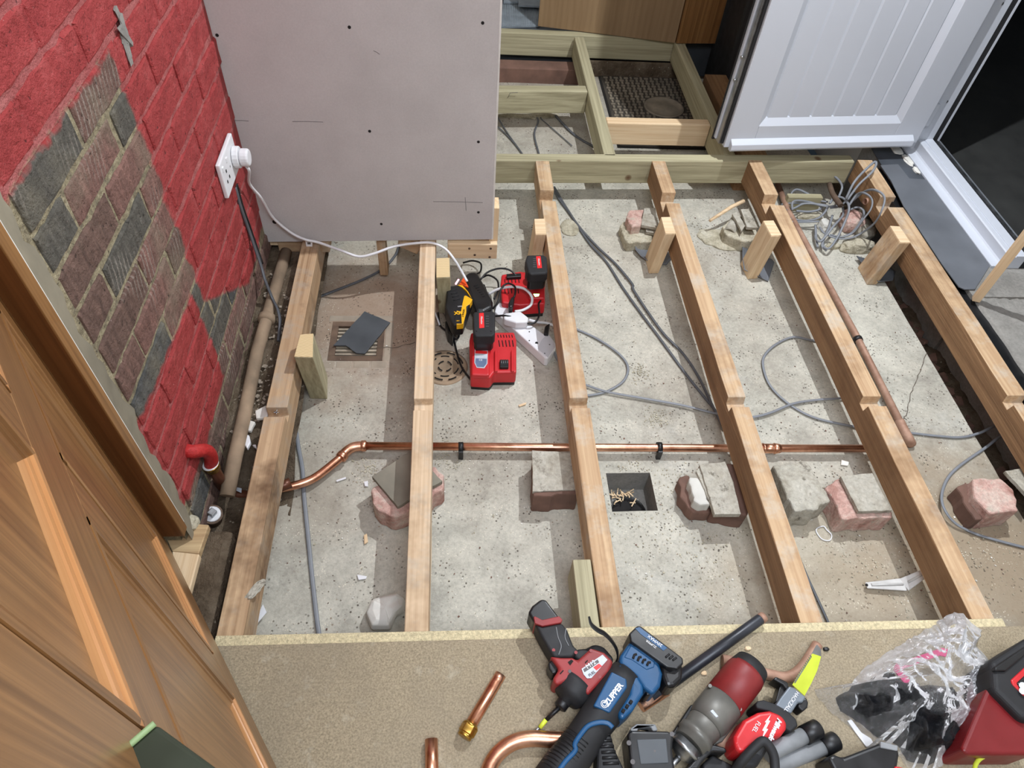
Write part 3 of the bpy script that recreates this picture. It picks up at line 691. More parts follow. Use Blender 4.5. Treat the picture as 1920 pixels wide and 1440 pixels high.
# ---- bricks, slates and rubble packed under the joists
def rubble_brick(P, zt, label, mat='pinkbrick', seed=0, zb=SL, grp='bricks and slates packed under the joists', cat='brick', nm='packing_brick'):
    P = [Vector((p.x, p.y, zt)) for p in P]
    o = flat(nm, P, zt-zb, M[mat], None, .005, .004, seed); return tag(o, label, cat, grp)
def slate(P, zt, th, label, mat='slate', seed=0):
    o = flat('packing_slate', [Vector((p.x, p.y, zt)) for p in P], th, M[mat], None, .0012, .0012, seed)
    return tag(o, label, 'slate', 'bricks and slates packed under the joists')
zs = -.092; g4 = Z(640, 820, 1920/360); g5 = Z(960, 820, 4.8); gA = Z(1380, 880, 1920/520); gB = Z(1260, 840, 1920/220)
M['darkbrick'] = plain('dark_brown_brick', C(112, 84, 72), .9, var=.3, sc=16, bump=.6)
rubble_brick(pts(g4, [(305,500),(310,650),(370,735),(480,785),(600,775),(700,720),(1030,500),(1030,370),(940,285),(700,330),(500,420)], -.107), -.107, 'broken pink brick under the dark square slate', seed=1)
slate(pts(g4, [(305,390),(705,125),(1012,435),(560,690)], zs), zs, .014, 'dark square slate set diagonally under the joist', 'darkslate2' if 'darkslate2' in M else 'slate', 2)
rubble_brick(pts(g5, [(188,130),(560,140),(600,515),(190,525)], -.097), -.097, 'brick under the flat slate beside the slab pit', 'darkbrick', 3)
slate(pts(g5, [(180,115),(435,130),(560,140),(592,468),(470,472),(380,480),(186,486)], zs), zs, .012, 'flat grey slate with a black smear beside the slab pit', 'slate', 4)
rubble_brick(pts(gB, [(285,470),(430,480),(640,920),(460,930),(350,860)], -.103), -.103, 'pale chipped brick left of the tilted slates', 'stone', 5)
rubble_brick(pts(gB, [(120,470),(290,440),(345,880),(420,960),(640,970),(640,1060),(350,1060),(130,800)], -.135), -.135, 'brown brick base below the pale chipped brick', 'darkbrick', 6)
slate(pts(gB, [(395,380),(460,300),(660,900),(640,920)], -.099), -.099, .01, 'narrow slate edge wedged beside the pale chipped brick', 'slate', 7)
slate(pts(gB, [(450,270),(870,220),(1010,560),(1130,1080),(700,1085),(640,880)], zs), zs, .016, 'large grey slate leaning under the joist by the pipe coupling', 'slate', 8)
rubble_brick(pts(gB, [(680,1000),(1120,1090),(1240,1100),(1230,900),(1040,260),(900,240)], -.109), -.109, 'brick hidden below the large grey slate', 'darkbrick', 9)
rubble_brick([G(*p, -.104) for p in ((1447,875),(1510,868),(1556,943),(1534,949),(1533,958),(1489,963))], -.095, 'pale grey concrete brick right of the pipe coupling joist', 'slate', 10)
rubble_brick(pts(gA, [(615,130),(690,70),(740,50),(930,40),(1085,300),(1085,335),(735,345),(700,250)], -.109), -.109, 'pink brick below the speckled square slate', 'pinkbrick', 11)
slate(pts(gA, [(725,45),(945,25),(1082,285),(850,290)], zs), zs, .013, 'speckled square slate on the pink brick', 'slate', 12)
rubble_brick(pts(gA, [(1640,65),(1830,58),(1925,140),(1960,290),(1765,312),(1650,195)], -.097), -.097, 'large pink brick at the right edge under the cable loop', 'pinkbrick', 13)
rubble_brick(pts(gA, [(1525,125),(1650,80),(1660,200),(1770,320),(1660,350)], -.125), -.125, 'dark brown broken brick beside the large pink one', 'darkbrick', 14)
slate([G(*p, -.108) for p in ((1881,886),(1913,880),(1935,905),(1925,935))], -.099, .012, 'thin slate at the right edge behind the large pink brick', 'slate', 15)
# far stacks
rubble_brick(pts(f2, [(1060,495),(1190,490),(1160,640),(1080,650),(1030,560)], -.103), -.103, 'broken pink brick in the stack beside the far post', 'pinkbrick', 16)
rubble_brick(pts(f2, [(975,630),(1040,570),(1085,640),(1270,700),(1270,780),(1040,790),(1010,740)], -.138), -.138, 'grey mortar base of the far brick stack', 'mortarbit', 17)
slate(pts(f2, [(1190,480),(1290,478),(1315,660),(1165,632)], -.102), -.102, .012, 'upper slate leaning on the far brick stack', 'slate', 18)
slate(pts(f2, [(1205,655),(1300,672),(1290,705),(1205,690)], -.122), -.122, .012, 'lower slate chip in the far brick stack', 'slate', 19)
def curved_slate(P, z, h, label, seed):
    # half-pipe of broken clay tile
    a, b = P; t = (b-a).normalized(); n_ = Vector((-t.y, t.x, 0)); mb = MB(); V = []; Fs = []; K = 8
    for q in (a, b):
        for k in range(K+1):
            th = PI*k/K; V.append(q+n_*math.cos(th)*h+Vector((0,0,z-q.z+math.sin(th)*h*.8)))
    for k in range(K): Fs.append((k, k+1, K+2+k, K+1+k))
    mb.add(V, Fs, True); o = mb.build('tile_shard', M['slate'], None); s = o.modifiers.new('t', 'SOLIDIFY'); s.thickness = .006; s.offset = -1
    return tag(o, label, 'tile', 'tile shards by the far post')
rubble_brick(pts(f3, [(165,640),(300,540),(480,600),(490,770),(340,775),(200,720)], -.13), -.13, 'mortar bed below the curved tile shards', 'mortarbit', 20)
curved_slate([G(*f3(230,690), -.13), G(*f3(300,570), -.13)], -.135, .022, 'curved tile shard at the front of the shard stack', 1)
slate(pts(f3, [(255,530),(300,510),(370,640),(340,690)], -.103), -.103, .01, 'narrow upright tile shard in the shard stack', 'slate', 21)
slate(pts(f3, [(330,490),(405,485),(485,655),(385,650)], -.095), -.095, .012, 'flat tile shard against the notched joist', 'slate', 22)
blob('mortar_dab', G(*f3(90,740), SL), (.06, .05, .012), M['mortarbit'], None, 5, .35); tag(bpy.data.objects['mortar_dab'], 'pale mortar spill in front of the tile shards', 'mortar')
d = blob('mortar_dab', G(*f2(520,660), SL), (.035, .045, .010), M['mortarbit'], None, 6, .35); tag(d, 'pale mortar spill beside the twin cables', 'mortar')
d = blob('mortar_dab', G(*f3(240,820), SL), (.07, .03, .012), M['mortarbit'], None, 8, .4); tag(d, 'crumbly mortar spill by the membrane scrap', 'mortar')
tag(MB().tube([G(1331,414, -.12), G(1372,388,-.10), G(1395,377,-.09)], [.006,.008,.008], 5).build('wood_splinter', M['fresh_x'], None), 'long pale wood splinter leaning by the notched joist', 'splinter')
# rubble under the cable tangle
fT = Z(1440, 290, 7.2)
for k, (a, b, sx, sy, sz, mt, lb) in enumerate(((1130,910,.045,.05,.045,'pinkbrick','rounded pinkish stone under the cable tangle'), (1210,1240,.065,.03,.028,'mortarbit','long yellowish mortar lump below the cable tangle'), (1290,1010,.04,.05,.03,'slate','grey brick lump right of the cable tangle'), (760,960,.022,.03,.025,'stone','pale stone left of the cable tangle'), (1290,790,.02,.025,.03,'mortarbit','small mortar lump beside the capped copper stub'), (560,830,.05,.02,.018,'mortarbit','mortar lump behind the tarnished pipe'), (870,1240,.03,.012,.012,'mortarbit','mortar crumb at the front of the cable tangle'))):
    o = blob('rubble_stone', G(*fT(a, b), SL+sz*.5)+Vector((0,0,.0)), (sx, sy, sz), M[mt], None, k+11, .3); tag(o, lb, 'stone', 'rubble by the cable tangle')
tag(MB().bb(1.30, 1.44, 2.235, 2.262, SL, -.115).build('packing_block', M['treated_x'], None, .003), 'treated offcut on the slab behind the cable tangle', 'block')
tag(MB().tube(smooth_path([G(*fT(830,400),-.10), G(*fT(870,520),-.08), G(*fT(950,640),-.07), G(*fT(985,690),-.07)], 5), .010, 12).build('conduit_stub', M['iron'], None), 'dark bent conduit standing in the cable tangle', 'conduit')
cst = empty('capped_pipe', G(*fT(1400,620), -.06), 'copper pipe stub with an open end through the notched joist', 'pipe')
MB().tube([G(*fT(1740,605),-.065), G(*fT(1400,620),-.065)], .0105, 14).build('pipe', M['oldcopper'], cst)
MB().lathe(G(*fT(1400,620),-.065), (G(*fT(1240,640),-.065)-G(*fT(1400,620),-.065)), [(0,.0105),(.002,.013),(.03,.013),(.031,.011),(.015,.010)], 16).build('open_end', M['oldcopper'], cst)
MB().tube([G(*fT(1740,605),-.064), G(*fT(1590,610),-.064)], .0115, 14).build('sleeve', M['steel'], cst)
# ---- drain grate with a slate lying on it
gx0, gx1, gy0, gy1 = GRT
gr = empty('drain_grate', ((gx0+gx1)/2, (gy0+gy1)/2, SL), 'rusty square drain grate set in the slab', 'grate')
mb = MB(); t = .014
for a, b, c_, d_ in ((gx0-.006, gx1+.006, gy0-.006, gy0+t), (gx0-.006, gx1+.006, gy1-t, gy1+.006), (gx0-.006, gx0+t, gy0+t, gy1-t), (gx1-t, gx1+.006, gy0+t, gy1-t)): mb.bb(a, b, c_, d_, SL-.02, SL+.002)
mb.build('frame', M['iron'], gr, .001)
for k in range(8):
    y = gy0+.024+k*.0152; MB().bb(gx0+t, gx1-t, y-.0036, y+.0036, SL-.014, SL-.001).build('bar', M['steelrust'] if 'steelrust' in M else M['irondust'], gr, .001)
MB().bb(gx0, gx1, gy0, gy1, SL-.06, SL-.055).build('sump', M['hole_dark'], gr)
P = pts(f6, [(850,598),(1050,685),(850,930),(785,925),(700,865),(605,865)], SL+.012)
tag(flat('loose_slate', P, .005, M['darkslate'], None, .0008, .0008, 4), 'dark slate offcut lying across the drain grate', 'slate')
# border of worn bricks round the grate
gb = MB()
for k in range(4): gb.bb(gx0-.03+k*.052, gx0+.018+k*.052, gy0-.036, gy0-.008, SL-.01, SL+.0015)
gb.bb(gx1+.008, gx1+.034, gy0-.006, gy1+.006, SL-.01, SL+.001); gb.bb(gx0-.02, gx1+.034, gy1+.008, gy1+.036, SL-.01, SL+.001)
tag(gb.build('grate_surround', M['slabdark'] if 'slabdark' in M else M['slate'], None, .003), 'worn mortar surround of the drain grate', 'surround')
# round cover
rc = empty('round_drain_cover', (-.0294, 1.4145, SL), 'round rusty drain cover with slots, half under the joist', 'drain cover')
MB().lathe((-.0294,1.4145,SL-.004), (0,0,1), [(0,.070),(.006,.070),(.009,.062),(.007,.060),(.007,.050),(.010,.048),(.010,.036),(.007,.034),(.007,.002)], 36).build('plate', M['irondust'], rc)
for ring, n_ in ((.055, 8), (.041, 6), (.020, 4)):
    for k in range(n_):
        a0 = 2*PI*k/n_+.2; arc = [Vector((-.0294+ring*math.cos(a0+q*2*PI/n_*.6/4), 1.4145+ring*math.sin(a0+q*2*PI/n_*.6/4), SL+.0075)) for q in range(5)]
        MB().tube(arc, .0021, 6).build('slot', M['hole_dark'], rc)
# ---- bright copper pipe run
zp = SL+.032
run = [G(x, y, zp) for x, y in ((682,836),(1000,838.5),(1400,840.5),(1640,841))]
cp = empty('copper_pipe', run[1], 'bright copper pipe run laid across the slab under the joists', 'pipe')
MB().tube(run, .0112, 18).build('pipe', M['copper'], cp)
el = smooth_path([G(684,836,zp), G(664,838,zp), G(650,846,zp), G(640,857,zp)], 5)
MB().tube(el, .0135, 16).build('elbow', M['copper'], cp)
for a, b in (((687,836),(677,836.3)), ((645,851),(638,859.5))):
    q0, q1 = G(*a, zp), G(*b, zp); MB().lathe(q0, q1-q0, [(0,.0135),(.002,.0155),((q1-q0).length-.002,.0155),((q1-q0).length,.0135)], 18).build('elbow_collar', M['copper'], cp)
br_ = smooth_path([G(641,856,zp), G(600,889,zp), G(575,903,zp), G(545,912,zp), G(510,918,zp), G(470,922,zp-.005)], 6)
MB().tube(br_, .0112, 16).build('bent_pipe', M['copper'], cp)
for a, b in (((1429,841),(1435,841)), ((1450,841),(1463,841))):
    q0, q1 = G(*a, zp), G(*b, zp); MB().lathe(q0, q1-q0, [(0,.0125),(.002,.016),((q1-q0).length,.0125)], 18).build('coupling_ring', M['copper'], cp)
MB().tube([G(1430,841,zp), G(1461,841,zp)], .0138, 18).build('coupling', M['steelcopper'] if 'steelcopper' in M else M['copper'], cp)
for i, px in enumerate((864, 1236)):
    q = G(px, 839, zp); c_ = empty('pipe_clip', (q.x, q.y, SL), ('black pipe clip on the copper pipe between the left two joists', 'black pipe clip on the copper pipe by the slab pit')[i], 'clip', 'black pipe clips')
    ring = [q+Vector((0, .0155*math.cos(t_), .0155*math.sin(t_))) for t_ in [PI*2*k/16 for k in range(16)]]
    mb = MB(); V = [r_+Vector((dx, 0, 0)) for r_ in ring for dx in (-.0065, .0065)]
    mb.add(V, [(2*k, 2*((k+1)%16), 2*((k+1)%16)+1, 2*k+1) for k in range(16)], True); o = mb.build('ring', M['black'], c_)
    s = o.modifiers.new('t', 'SOLIDIFY'); s.thickness = .004
    MB().bb(q.x-.0065, q.x+.0065, q.y-.020, q.y-.010, SL, zp+.004).build('base', M['black'], c_, .001)
# ---- tarnished copper pipe along the fifth joist
zo = SL+.030
op = empty('tarnished_pipe', G(1600,620,zo), 'tarnished copper pipe running alongside the joist to an elbow', 'pipe')
MB().tube([G(1458,345,zo), G(1480,400,zo), G(1603,625,zo), G(1690,797,zo)], .0112, 16).build('pipe', M['oldcopper'], op)
MB().tube(smooth_path([G(1686,790,zo), G(1695,808,zo), G(1703,822,zo-.002), G(1708,832,zo-.02)], 5), .0145, 16).build('elbow', M['oldcopper'], op)
q = G(1608, 637, zo); t_ = (G(1690,797,zo)-G(1603,625,zo)).normalized()
MB().lathe(q-t_*.006, t_, [(0,.0113),(0,.0155),(.012,.0155),(.012,.0113)], 18).build('clip_band', M['black'], op)
# ---- loose cables
def cable(P, z, label, mat='cable_grey', r=.0042, flatn=.62, n=9, lift=None, group='loose grey cables'):
    if lift is None: lift = [0]*len(P)
    pp = smooth_path([G(*p, z+l) for p, l in zip(P, lift)], n)
    o = MB().tube(pp, r, 8, flat=flatn).build('grey_cable' if 'grey' in mat else 'cable', M[mat], None); return tag(o, label, 'cable', group)
zc = SL+.006
cable([f2(370,290), f2(400,360), f2(450,435), f2(560,590), f2(700,800), f2(850,965), f2(1000,1200), (1204,590), (1232,627), (1280,693), (1317,740), (1347,777), (1372,815)], zc, 'left cable of the pair crossing from joist to joist', 'cable_dark', r=.0046)
cable([f2(380,290), f2(420,360), f2(480,460), f2(600,640), f2(760,820), f2(930,980), f2(1080,1160), (1190,547), (1240,620), (1280,662), (1310,707), (1337,763), (1358,805)], zc+.002, 'right cable of the pair crossing from joist to joist', 'cable_dark', r=.0046)
cable([(1040,600),(1083,618),(1123,637),(1160,663),(1177,687),(1170,713),(1140,733),(1107,741),(1080,742)], zc, 'grey cable looping on the slab beside the joist by the chargers')
cable([(1070,712),(1102,723),(1140,735),(1207,747),(1280,760),(1345,776),(1380,780),(1412,782),(1447,773),(1487,757),(1530,750),(1573,747),(1610,744)], zc+.004, 'grey cable passing under two joists across the slab')
cable([(1560,642),(1522,638),(1487,632),(1453,647),(1432,670),(1433,697),(1447,727),(1480,758),(1527,783),(1597,799),(1640,806)], zc, 'grey cable curling in a wide C on the slab')
cable([(1690,812),(1708,812),(1753,817),(1800,820),(1833,813),(1862,800),(1885,790)], zc, 'grey cable from the pipe elbow to the rough-sawn joist')
cable([(1890,812),(1873,820),(1847,840),(1800,873),(1777,897),(1766,927),(1770,953),(1790,980),(1827,1000),(1880,1016),(1935,1030)], zc, 'grey cable bending round the large pink brick', lift=[0,0,0,0,0,.01,.02,.01,0,0,0])
cable([(1485,1010),(1498,1043),(1513,1080),(1533,1123),(1553,1167),(1575,1220)], zc, 'dark cable beside the joist near the chipboard edge', 'cable_dark', r=.0035)
cable([f6(440,500), f6(480,490), f6(640,430), f6(860,340), f6(1000,260), f6(1090,160), f6(1120,90)], zc, 'grey cable running under the plasterboard behind the drain grate', 'cable_dark', r=.005)
cable([(548,770),(553,793),(560,840),(567,880),(570,930),(577,1000),(586,1090),(598,1190),(610,1250)], zc, 'grey flat cable lying along the joist by the red wall', 'cable_grey', r=.0055, flatn=.4)
fF = Z(900, 0, 1920/460)
for k, (L, lb) in enumerate((([(90,860),(130,905),(215,1040),(330,1200),(350,1240)], 'thin cable nearest the plasterboard in the far bay'), ([(90,960),(160,1010),(250,1100),(320,1190),(345,1235)], 'second thin cable nearest the plasterboard in the far bay'), ([(330,830),(400,880),(455,940),(425,1050),(460,1200),(470,1240)], 'bent cable in the middle of the far bay'), ([(400,830),(470,900),(480,930),(560,1000),(720,1140)], 'faint cable crossing the far bay'), ([(540,840),(580,890),(700,1020),(790,1090),(900,1150)], 'thick dark cable at the right of the far bay'))):
    cable([fF(*p) for p in L], zc, lb, 'cable_dark', r=(.003,.003,.004,.0025,.006)[k])
# tangle of cable: loops of one loose coil
tang = empty('cable_coil', G(1560,400,-.1), 'tangled coil of loose grey cable spilling over the end joist', 'cable coil')
L_ = ([(1050,600,.14),(1180,350,.20),(1420,110,.225),(1460,130,.225),(1400,240,.215),(1230,400,.18),(1070,610,.13)],
      [(960,560,.06),(1000,440,.08),(960,350,.10),(860,260,.12)],
      [(810,640,.05),(560,600,.04),(340,580,.05),(320,520,.06),(390,470,.06),(520,520,.05),(640,600,.04)],
      [(330,750,.04),(330,650,.06),(400,620,.06),(560,640,.05),(700,690,.05),(700,740,.04),(560,770,.03),(380,760,.03)],
      [(280,860,.03),(500,890,.03),(690,850,.04),(800,720,.06),(760,680,.06),(500,660,.05),(360,720,.04),(250,750,.03)],
      [(690,900,.04),(500,910,.03),(300,905,.03)],
      [(830,660,.09),(900,580,.10),(1000,580,.11),(1080,660,.12),(1090,760,.11),(1040,900,.08),(940,1110,.05),(830,1260,.03),(750,1240,.02),(740,1150,.02)],
      [(1090,690,.10),(1200,540,.14),(1300,520,.17),(1400,600,.17),(1390,730,.15),(1280,880,.11),(1150,1050,.06),(1000,1110,.04),(840,1080,.03)],
      [(1120,640,.09),(1300,500,.16),(1450,480,.21),(1570,570,.215),(1540,740,.20),(1440,920,.14),(1260,1060,.06),(1090,1130,.04),(900,1120,.03),(760,1060,.03),(700,980,.03)],
      [(1110,740,.07),(1210,710,.08),(1290,760,.08),(1270,870,.07),(1150,1040,.05),(1020,1110,.04)],
      [(1010,720,.07),(1010,820,.07),(890,960,.06),(780,1100,.04),(700,1170,.03),(640,1120,.02),(640,960,.02)],
      [(840,720,.06),(960,700,.07),(1040,640,.09),(1100,590,.10)],
      [(180,670,.02),(330,655,.04),(560,660,.05),(800,700,.06),(900,690,.07),(1020,700,.08)],
      [(870,820,.05),(830,960,.04),(760,1130,.03),(730,1230,.02),(790,1300,.01)],
      [(640,950,.03),(650,1120,.02),(670,1250,.01)])
for L in L_:
    MB().tube(smooth_path([G(*fT(a, b), SL+h*.95+.006) for a, b, h in L], 7), .0046, 7, flat=.7).build('loop', M['cable_grey'], tang)
# ---- left trench: old iron pipe, fittings, debris
zi = -.04
ip = empty('iron_pipe', G(470,690,zi), 'old dusty iron pipe in the trench along the brick wall', 'pipe')
fL = Z(470, 440, 7.2)
path = [G(536.7,472,zi), G(511.7,558,zi), G(482,660,zi), G(458,780,zi), G(440,860,zi), G(426,930,zi-.03)]
MB().tube(path, .018, 14).build('pipe', M['irondust'], ip)
q = G(500.5,598,zi); t_ = (path[2]-path[1]).normalized(); MB().lathe(q-t_*.012, t_, [(0,.018),(.004,.025),(.02,.025),(.026,.018)], 14).build('collar', M['irondust'], ip)
# red elbow and brown gas pipe
re = empty('gas_pipe', G(400,880,-.05), 'red-painted elbow out of the wall joining a brown copper gas pipe', 'pipe')
M['redpaint'] = mottle('chipped_red_paint', [C(52, 28, 24), C(164, 40, 40), C(178, 48, 48), C(186, 60, 58)], 22, .4, .4)
fE = Z(320, 780, 6)
e0 = WX(*fE(230,400), -.58); e1 = G(*fE(450,400), .075); e2 = G(*fE(455,560), .02)
MB().tube(smooth_path([e0+Vector((-.03,.01,0)), e0, e0.lerp(e1, .75)+Vector((0,0,.004)), e1.lerp(e2, .35), e2], 5), [.0155]*21, 16).build('elbow', M['redpaint'], re)
dn_ = Vector((.006, .0, -.05)); MB().lathe(e2+Vector((0,0,.006)), dn_, [(0,.018),(.001,.0195),(.006,.0195),(.008,.017),(.02,.016)], 18).build('collar', M['brass'], re)
MB().lathe(e2+Vector((0,0,.0085)), dn_, [(0,.0175),(.0015,.0195),(.003,.0175)], 18).build('washer', M['white'], re)
gp = smooth_path([e2, e2+Vector((.004,0,-.05)), G(*fE(560,760), -.085), G(*fE(660,850), -.125), G(*fE(800,890), -.135), G(*fE(1000,880), -.135), G(545,905,-.135)], 6)
M['gaspipe'] = plain('brown_gas_pipe', C(98, 58, 40), .4, .4, var=.15, sc=20)
MB().tube(gp, .0135, 16).build('pipe', M['gaspipe'], re)
lq = [G(*fE(a, b), -.105) for a, b in ((625,770),(800,815),(795,865),(640,800))]
MB().add(lq, [(0,1,2,3)]).build('barcode_label', M['label'], re)
tag(MB().lathe(G(*fE(680,945), -.15), (-.5,-.6,.35), [(0,.006),(.006,.008),(.02,.008),(.024,.004)], 12).build('brass_nipple', M['brass'], None), 'small brass nipple under the brown gas pipe', 'fitting')
cf = empty('capped_fitting', G(*fE(480,1170), -.16), 'dark iron pipe end capped with a white-taped square plug', 'fitting')
tp = G(*fE(468,1105), -.08); bt = G(*fE(490,1260), -.17); ax = (tp-bt).normalized()
MB().lathe(bt, ax, [(0,.021),((tp-bt).length-.012,.021),((tp-bt).length-.01,.024),((tp-bt).length,.024)], 18).build('pipe_end', M['iron'], cf)
MB().lathe(tp, ax, [(-.001,.0195),(.002,.0195),(.003,.016)], 18).build('thread_tape', M['white'], cf)
R_ = ax.to_track_quat('Z', 'Y').to_matrix(); MB().box(tp+ax*.009, (.017,.017,.016), R_).build('square_plug', M['steel'], cf, .002)
# floorboard offcuts by the door lining
fO = Z(260, 900, 4.8)
P1 = pts(fO, [(200,420),(390,455),(470,390),(630,402),(540,665),(300,640)], -.004); P2 = pts(fO, [(300,642),(500,640),(545,668),(455,1010),(330,900)], -.006)
M['flooroff'] = wood('stained_floorboard', C(148, 112, 78), C(206, 180, 138), 0, stain=C(110, 84, 76), amt=.8)
tag(flat('floorboard_offcut', P1, .02, M['flooroff'], None, .002), 'stained floorboard offcut at the foot of the dark lining', 'board')
tag(flat('floorboard_offcut', P2, .02, M['fresh_y'], None, .002), 'cleaner floorboard offcut beside the open pine door', 'board')
tag(MB().bb(-.62, -.50, .42, .80, SL-.1, -.03).build('sleeper_wall', M['soil'], None, .02), 'dirty masonry ledge carrying the floorboard offcuts', 'ledge')
d = blob('foam_lump', G(*fO(420,390), .0), (.03, .022, .02), M['mortarbit'], None, 31, .3); tag(d, 'yellowish expanding foam lump at the foot of the lining', 'foam')
d = blob('paint_flake_heap', G(*fO(1050,990), .0), (.009, .024, .006), M['slate'], None, 33, .6, rot=-.6); tag(d, 'grey plaster lump on the joist near the chipboard', 'plaster')
fD = Z(400, 740, 9)
for k, (L, z, mt, lb) in enumerate((([(700,270),(890,170),(925,330),(890,385),(720,400)], -.03, 'stone', 'angular pale plaster flake beside the first joist notch'), ([(620,425),(710,455),(630,610),(570,600)], -.04, 'stone', 'narrow cream plaster flake in the trench'), ([(530,680),(600,670),(630,800),(570,910),(510,820)], -.042, 'white', 'white plaster flake in the trench'), ([(650,840),(720,830),(725,900)], -.046, 'white', 'tiny white plaster flake at the joist foot'))):
    tag(flat('plaster_flake', pts(fD, L, z), .012, M[mt], None, .003, .001, k), lb, 'plaster', 'plaster flakes in the trench')
q = G(*fD(1060,300), .002); mb = MB()
for k in range(5): mb.tube([q, q+Vector((.006*math.cos(k*1.25), .006*math.sin(k*1.25), .004*(k % 2)))], .0012, 5)
tag(mb.build('bent_nail', M['steel'], None), 'shiny bent nail in the first joist notch', 'nail')
# stone by the second joist, paper scraps, chips
def stone_at(px, py, sx, sy, sz, mat, label, seed, rot=0, cat='stone'):
    o = blob('loose_stone', G(px, py, SL+sz*.6), (sx, sy, sz), M[mat], None, seed, .28, rot); return tag(o, label, cat)
fS = Z(640, 1090, 1920/180)
v = pts(fS, [(515,720),(580,490),(670,410),(860,360),(1170,320),(1270,400),(1275,580),(1110,720),(1000,930),(960,1000),(620,1010)], SL+.01)
mb = MB(); c_ = sum(v, Vector())/len(v); V = []
for zz, s_ in ((-.01, .92), (.012, 1.0), (.028, .93), (.036, .68)):
    for i, p in enumerate(v): V.append(Vector((c_.x+(p.x-c_.x)*s_+.002*math.sin(i*3+zz*400), c_.y+(p.y-c_.y)*s_, SL+.01+zz+.004*math.sin(i*2.1))))
n_ = len(v); Fs = [(k*n_+i, k*n_+(i+1)%n_, (k+1)*n_+(i+1)%n_, (k+1)*n_+i) for k in range(3) for i in range(n_)]
V.append(Vector((c_.x, c_.y, SL+.048))); Fs += [(3*n_+i, 3*n_+(i+1)%n_, 4*n_) for i in range(n_)]
mb.add(V, Fs); tag(mb.build('loose_stone', M['stone'], None, .003), 'pale angular stone beside the joist at the chipboard edge', 'stone')
tag(flat('paper_scrap', [G(*p, SL+.02) for p in ((493,1133),(500,1148),(478,1174),(474,1172))], .001, M['white'], None, 0), 'white paper scrap poking out beside the first joist', 'paper')
for k, (L, mt, lb) in enumerate((([(682,1003),(688,1000),(690,1016),(683,1020)], 'fresh_y', 'small wood chip between the first two joists'), ([(669,1077),(688,1080),(686,1085),(672,1087)], 'white', 'small white flake between the first two joists'), ([(972,759),(987,754),(986,758),(974,762)], 'fresh_x', 'pale sliver on the slab in front of the red charger'), ([(556,740),(566,738),(565,755),(556,757)], 'stone', 'small plaster crumb at the foot of the ringed post'), ([(630,900),(648,894),(649,897),(631,903)], 'white', 'thin white sliver beside the bent copper pipe'), ([(682,903),(690,901),(690,912),(684,911)], 'white', 'white crumb beside the diagonal slate'), ([(1578,862),(1592,866),(1590,873),(1577,871)], 'stone', 'mortar crumb behind the speckled slate'))):
    tag(flat('debris_chip', [G(*p, SL+.006) for p in L], .004, M[mt], None, .001, .0006, k), lb, 'chip', 'single chips on the slab')
# sawdust and grit nobody could count
def scatter(name, n, region, size, mat, label, z=SL, seed=0, clusters=None):
    rg = random.Random(seed); mb = MB()
    for i in range(n):
        if clusters and rg.random() < .8:
            c_ = clusters[rg.randrange(len(clusters))]; x, y = rg.gauss(c_[0], c_[2]), rg.gauss(c_[1], c_[2])
        else: x, y = rg.uniform(region[0], region[1]), rg.uniform(region[2], region[3])
        if not (region[0] < x < region[1] and region[2] < y < region[3]): continue
        if HOLE[0]-.005 < x < HOLE[1]+.005 and HOLE[2]-.005 < y < HOLE[3]+.005: continue
        if GRT[0] < x < GRT[1] and GRT[2] < y < GRT[3]: continue
        s = size*rg.uniform(.4, 1.4); R = Matrix.Rotation(rg.uniform(0, 6), 3, 'Z') @ Matrix.Rotation(rg.uniform(-.4, .4), 3, 'X')
        mb.box((x, y, z+.0012+s*.15), (s, s*rg.uniform(.3, .9), s*.35), R)
    return tag(mb.build(name, mat, None), label, 'debris', None, 'stuff')
W_ = lambda px, py: tuple(G(px, py, SL)[:2])
cl = [(*W_(x, y), s) for x, y, s in ((1200,985,.06),(1320,1000,.06),(1250,900,.05),(1600,1040,.08),(1560,1000,.07),(1700,1000,.06),(1330,450,.04),(840,860,.03),(690,880,.02),(1340,1090,.06),(1700,1100,.06),(1860,1040,.06),(1180,880,.03),(1230,785,.02),(1200,700,.02))]
scatter('sawdust', 1900, (-.42, 1.52, .5, 2.2), .0034, M['mortarbit'], 'scattered sawdust and wood shavings on the slab', seed=1, clusters=cl)
scatter('grit', 1100, (-.42, 1.52, .5, 3.2), .0032, M['darkbrick'], 'scattered dark grit on the slab', seed=2)
scatter('plaster_crumbs', 520, (-.42, 1.52, .5, 2.4), .0034, M['stone'], 'scattered pale plaster crumbs on the slab', seed=3)
scatter('trench_rubble', 160, (-.57, -.49, 1.08, 1.7), .008, M['slabdark'], 'small rubble in the trench by the brick wall', -.052, seed=4)
scatter('side_rubble', 300, (1.55, 1.64, .5, 2.2), .03, M['darkbrick'], 'rubble in the dark gap beside the rough-sawn joist', SL-.08, seed=5)
# white bracket and ring
fB = Z(1280, 960, 3)
bk = empty('shelf_bracket', G(*fB(1200,420), SL), 'white rusty metal shelf bracket lying bent on the slab', 'bracket')
a, b, c_ = G(*fB(1030,415), SL+.012), G(*fB(1245,410), SL+.014), G(*fB(1405,320), SL+.07)
def strip(a, b, w0, w1, th):
    t = (b-a).normalized(); n_ = t.cross(Vector((0,0,1))).normalized(); u_ = n_.cross(t)
    return hexa([a+n_*w0+u_*th, b+n_*w1+u_*th, b-n_*w1+u_*th, a-n_*w0+u_*th], [a+n_*w0, b+n_*w1, b-n_*w1, a-n_*w0])
M['whitepaint'] = plain('chipped_white_metal', C(206, 204, 200), .45, .1, var=.18, sc=25)
strip(a, b, .008, .017, .004).build('arm', M['whitepaint'], bk, .002); strip(b, c_, .017, .008, .004).build('arm', M['whitepaint'], bk, .002)
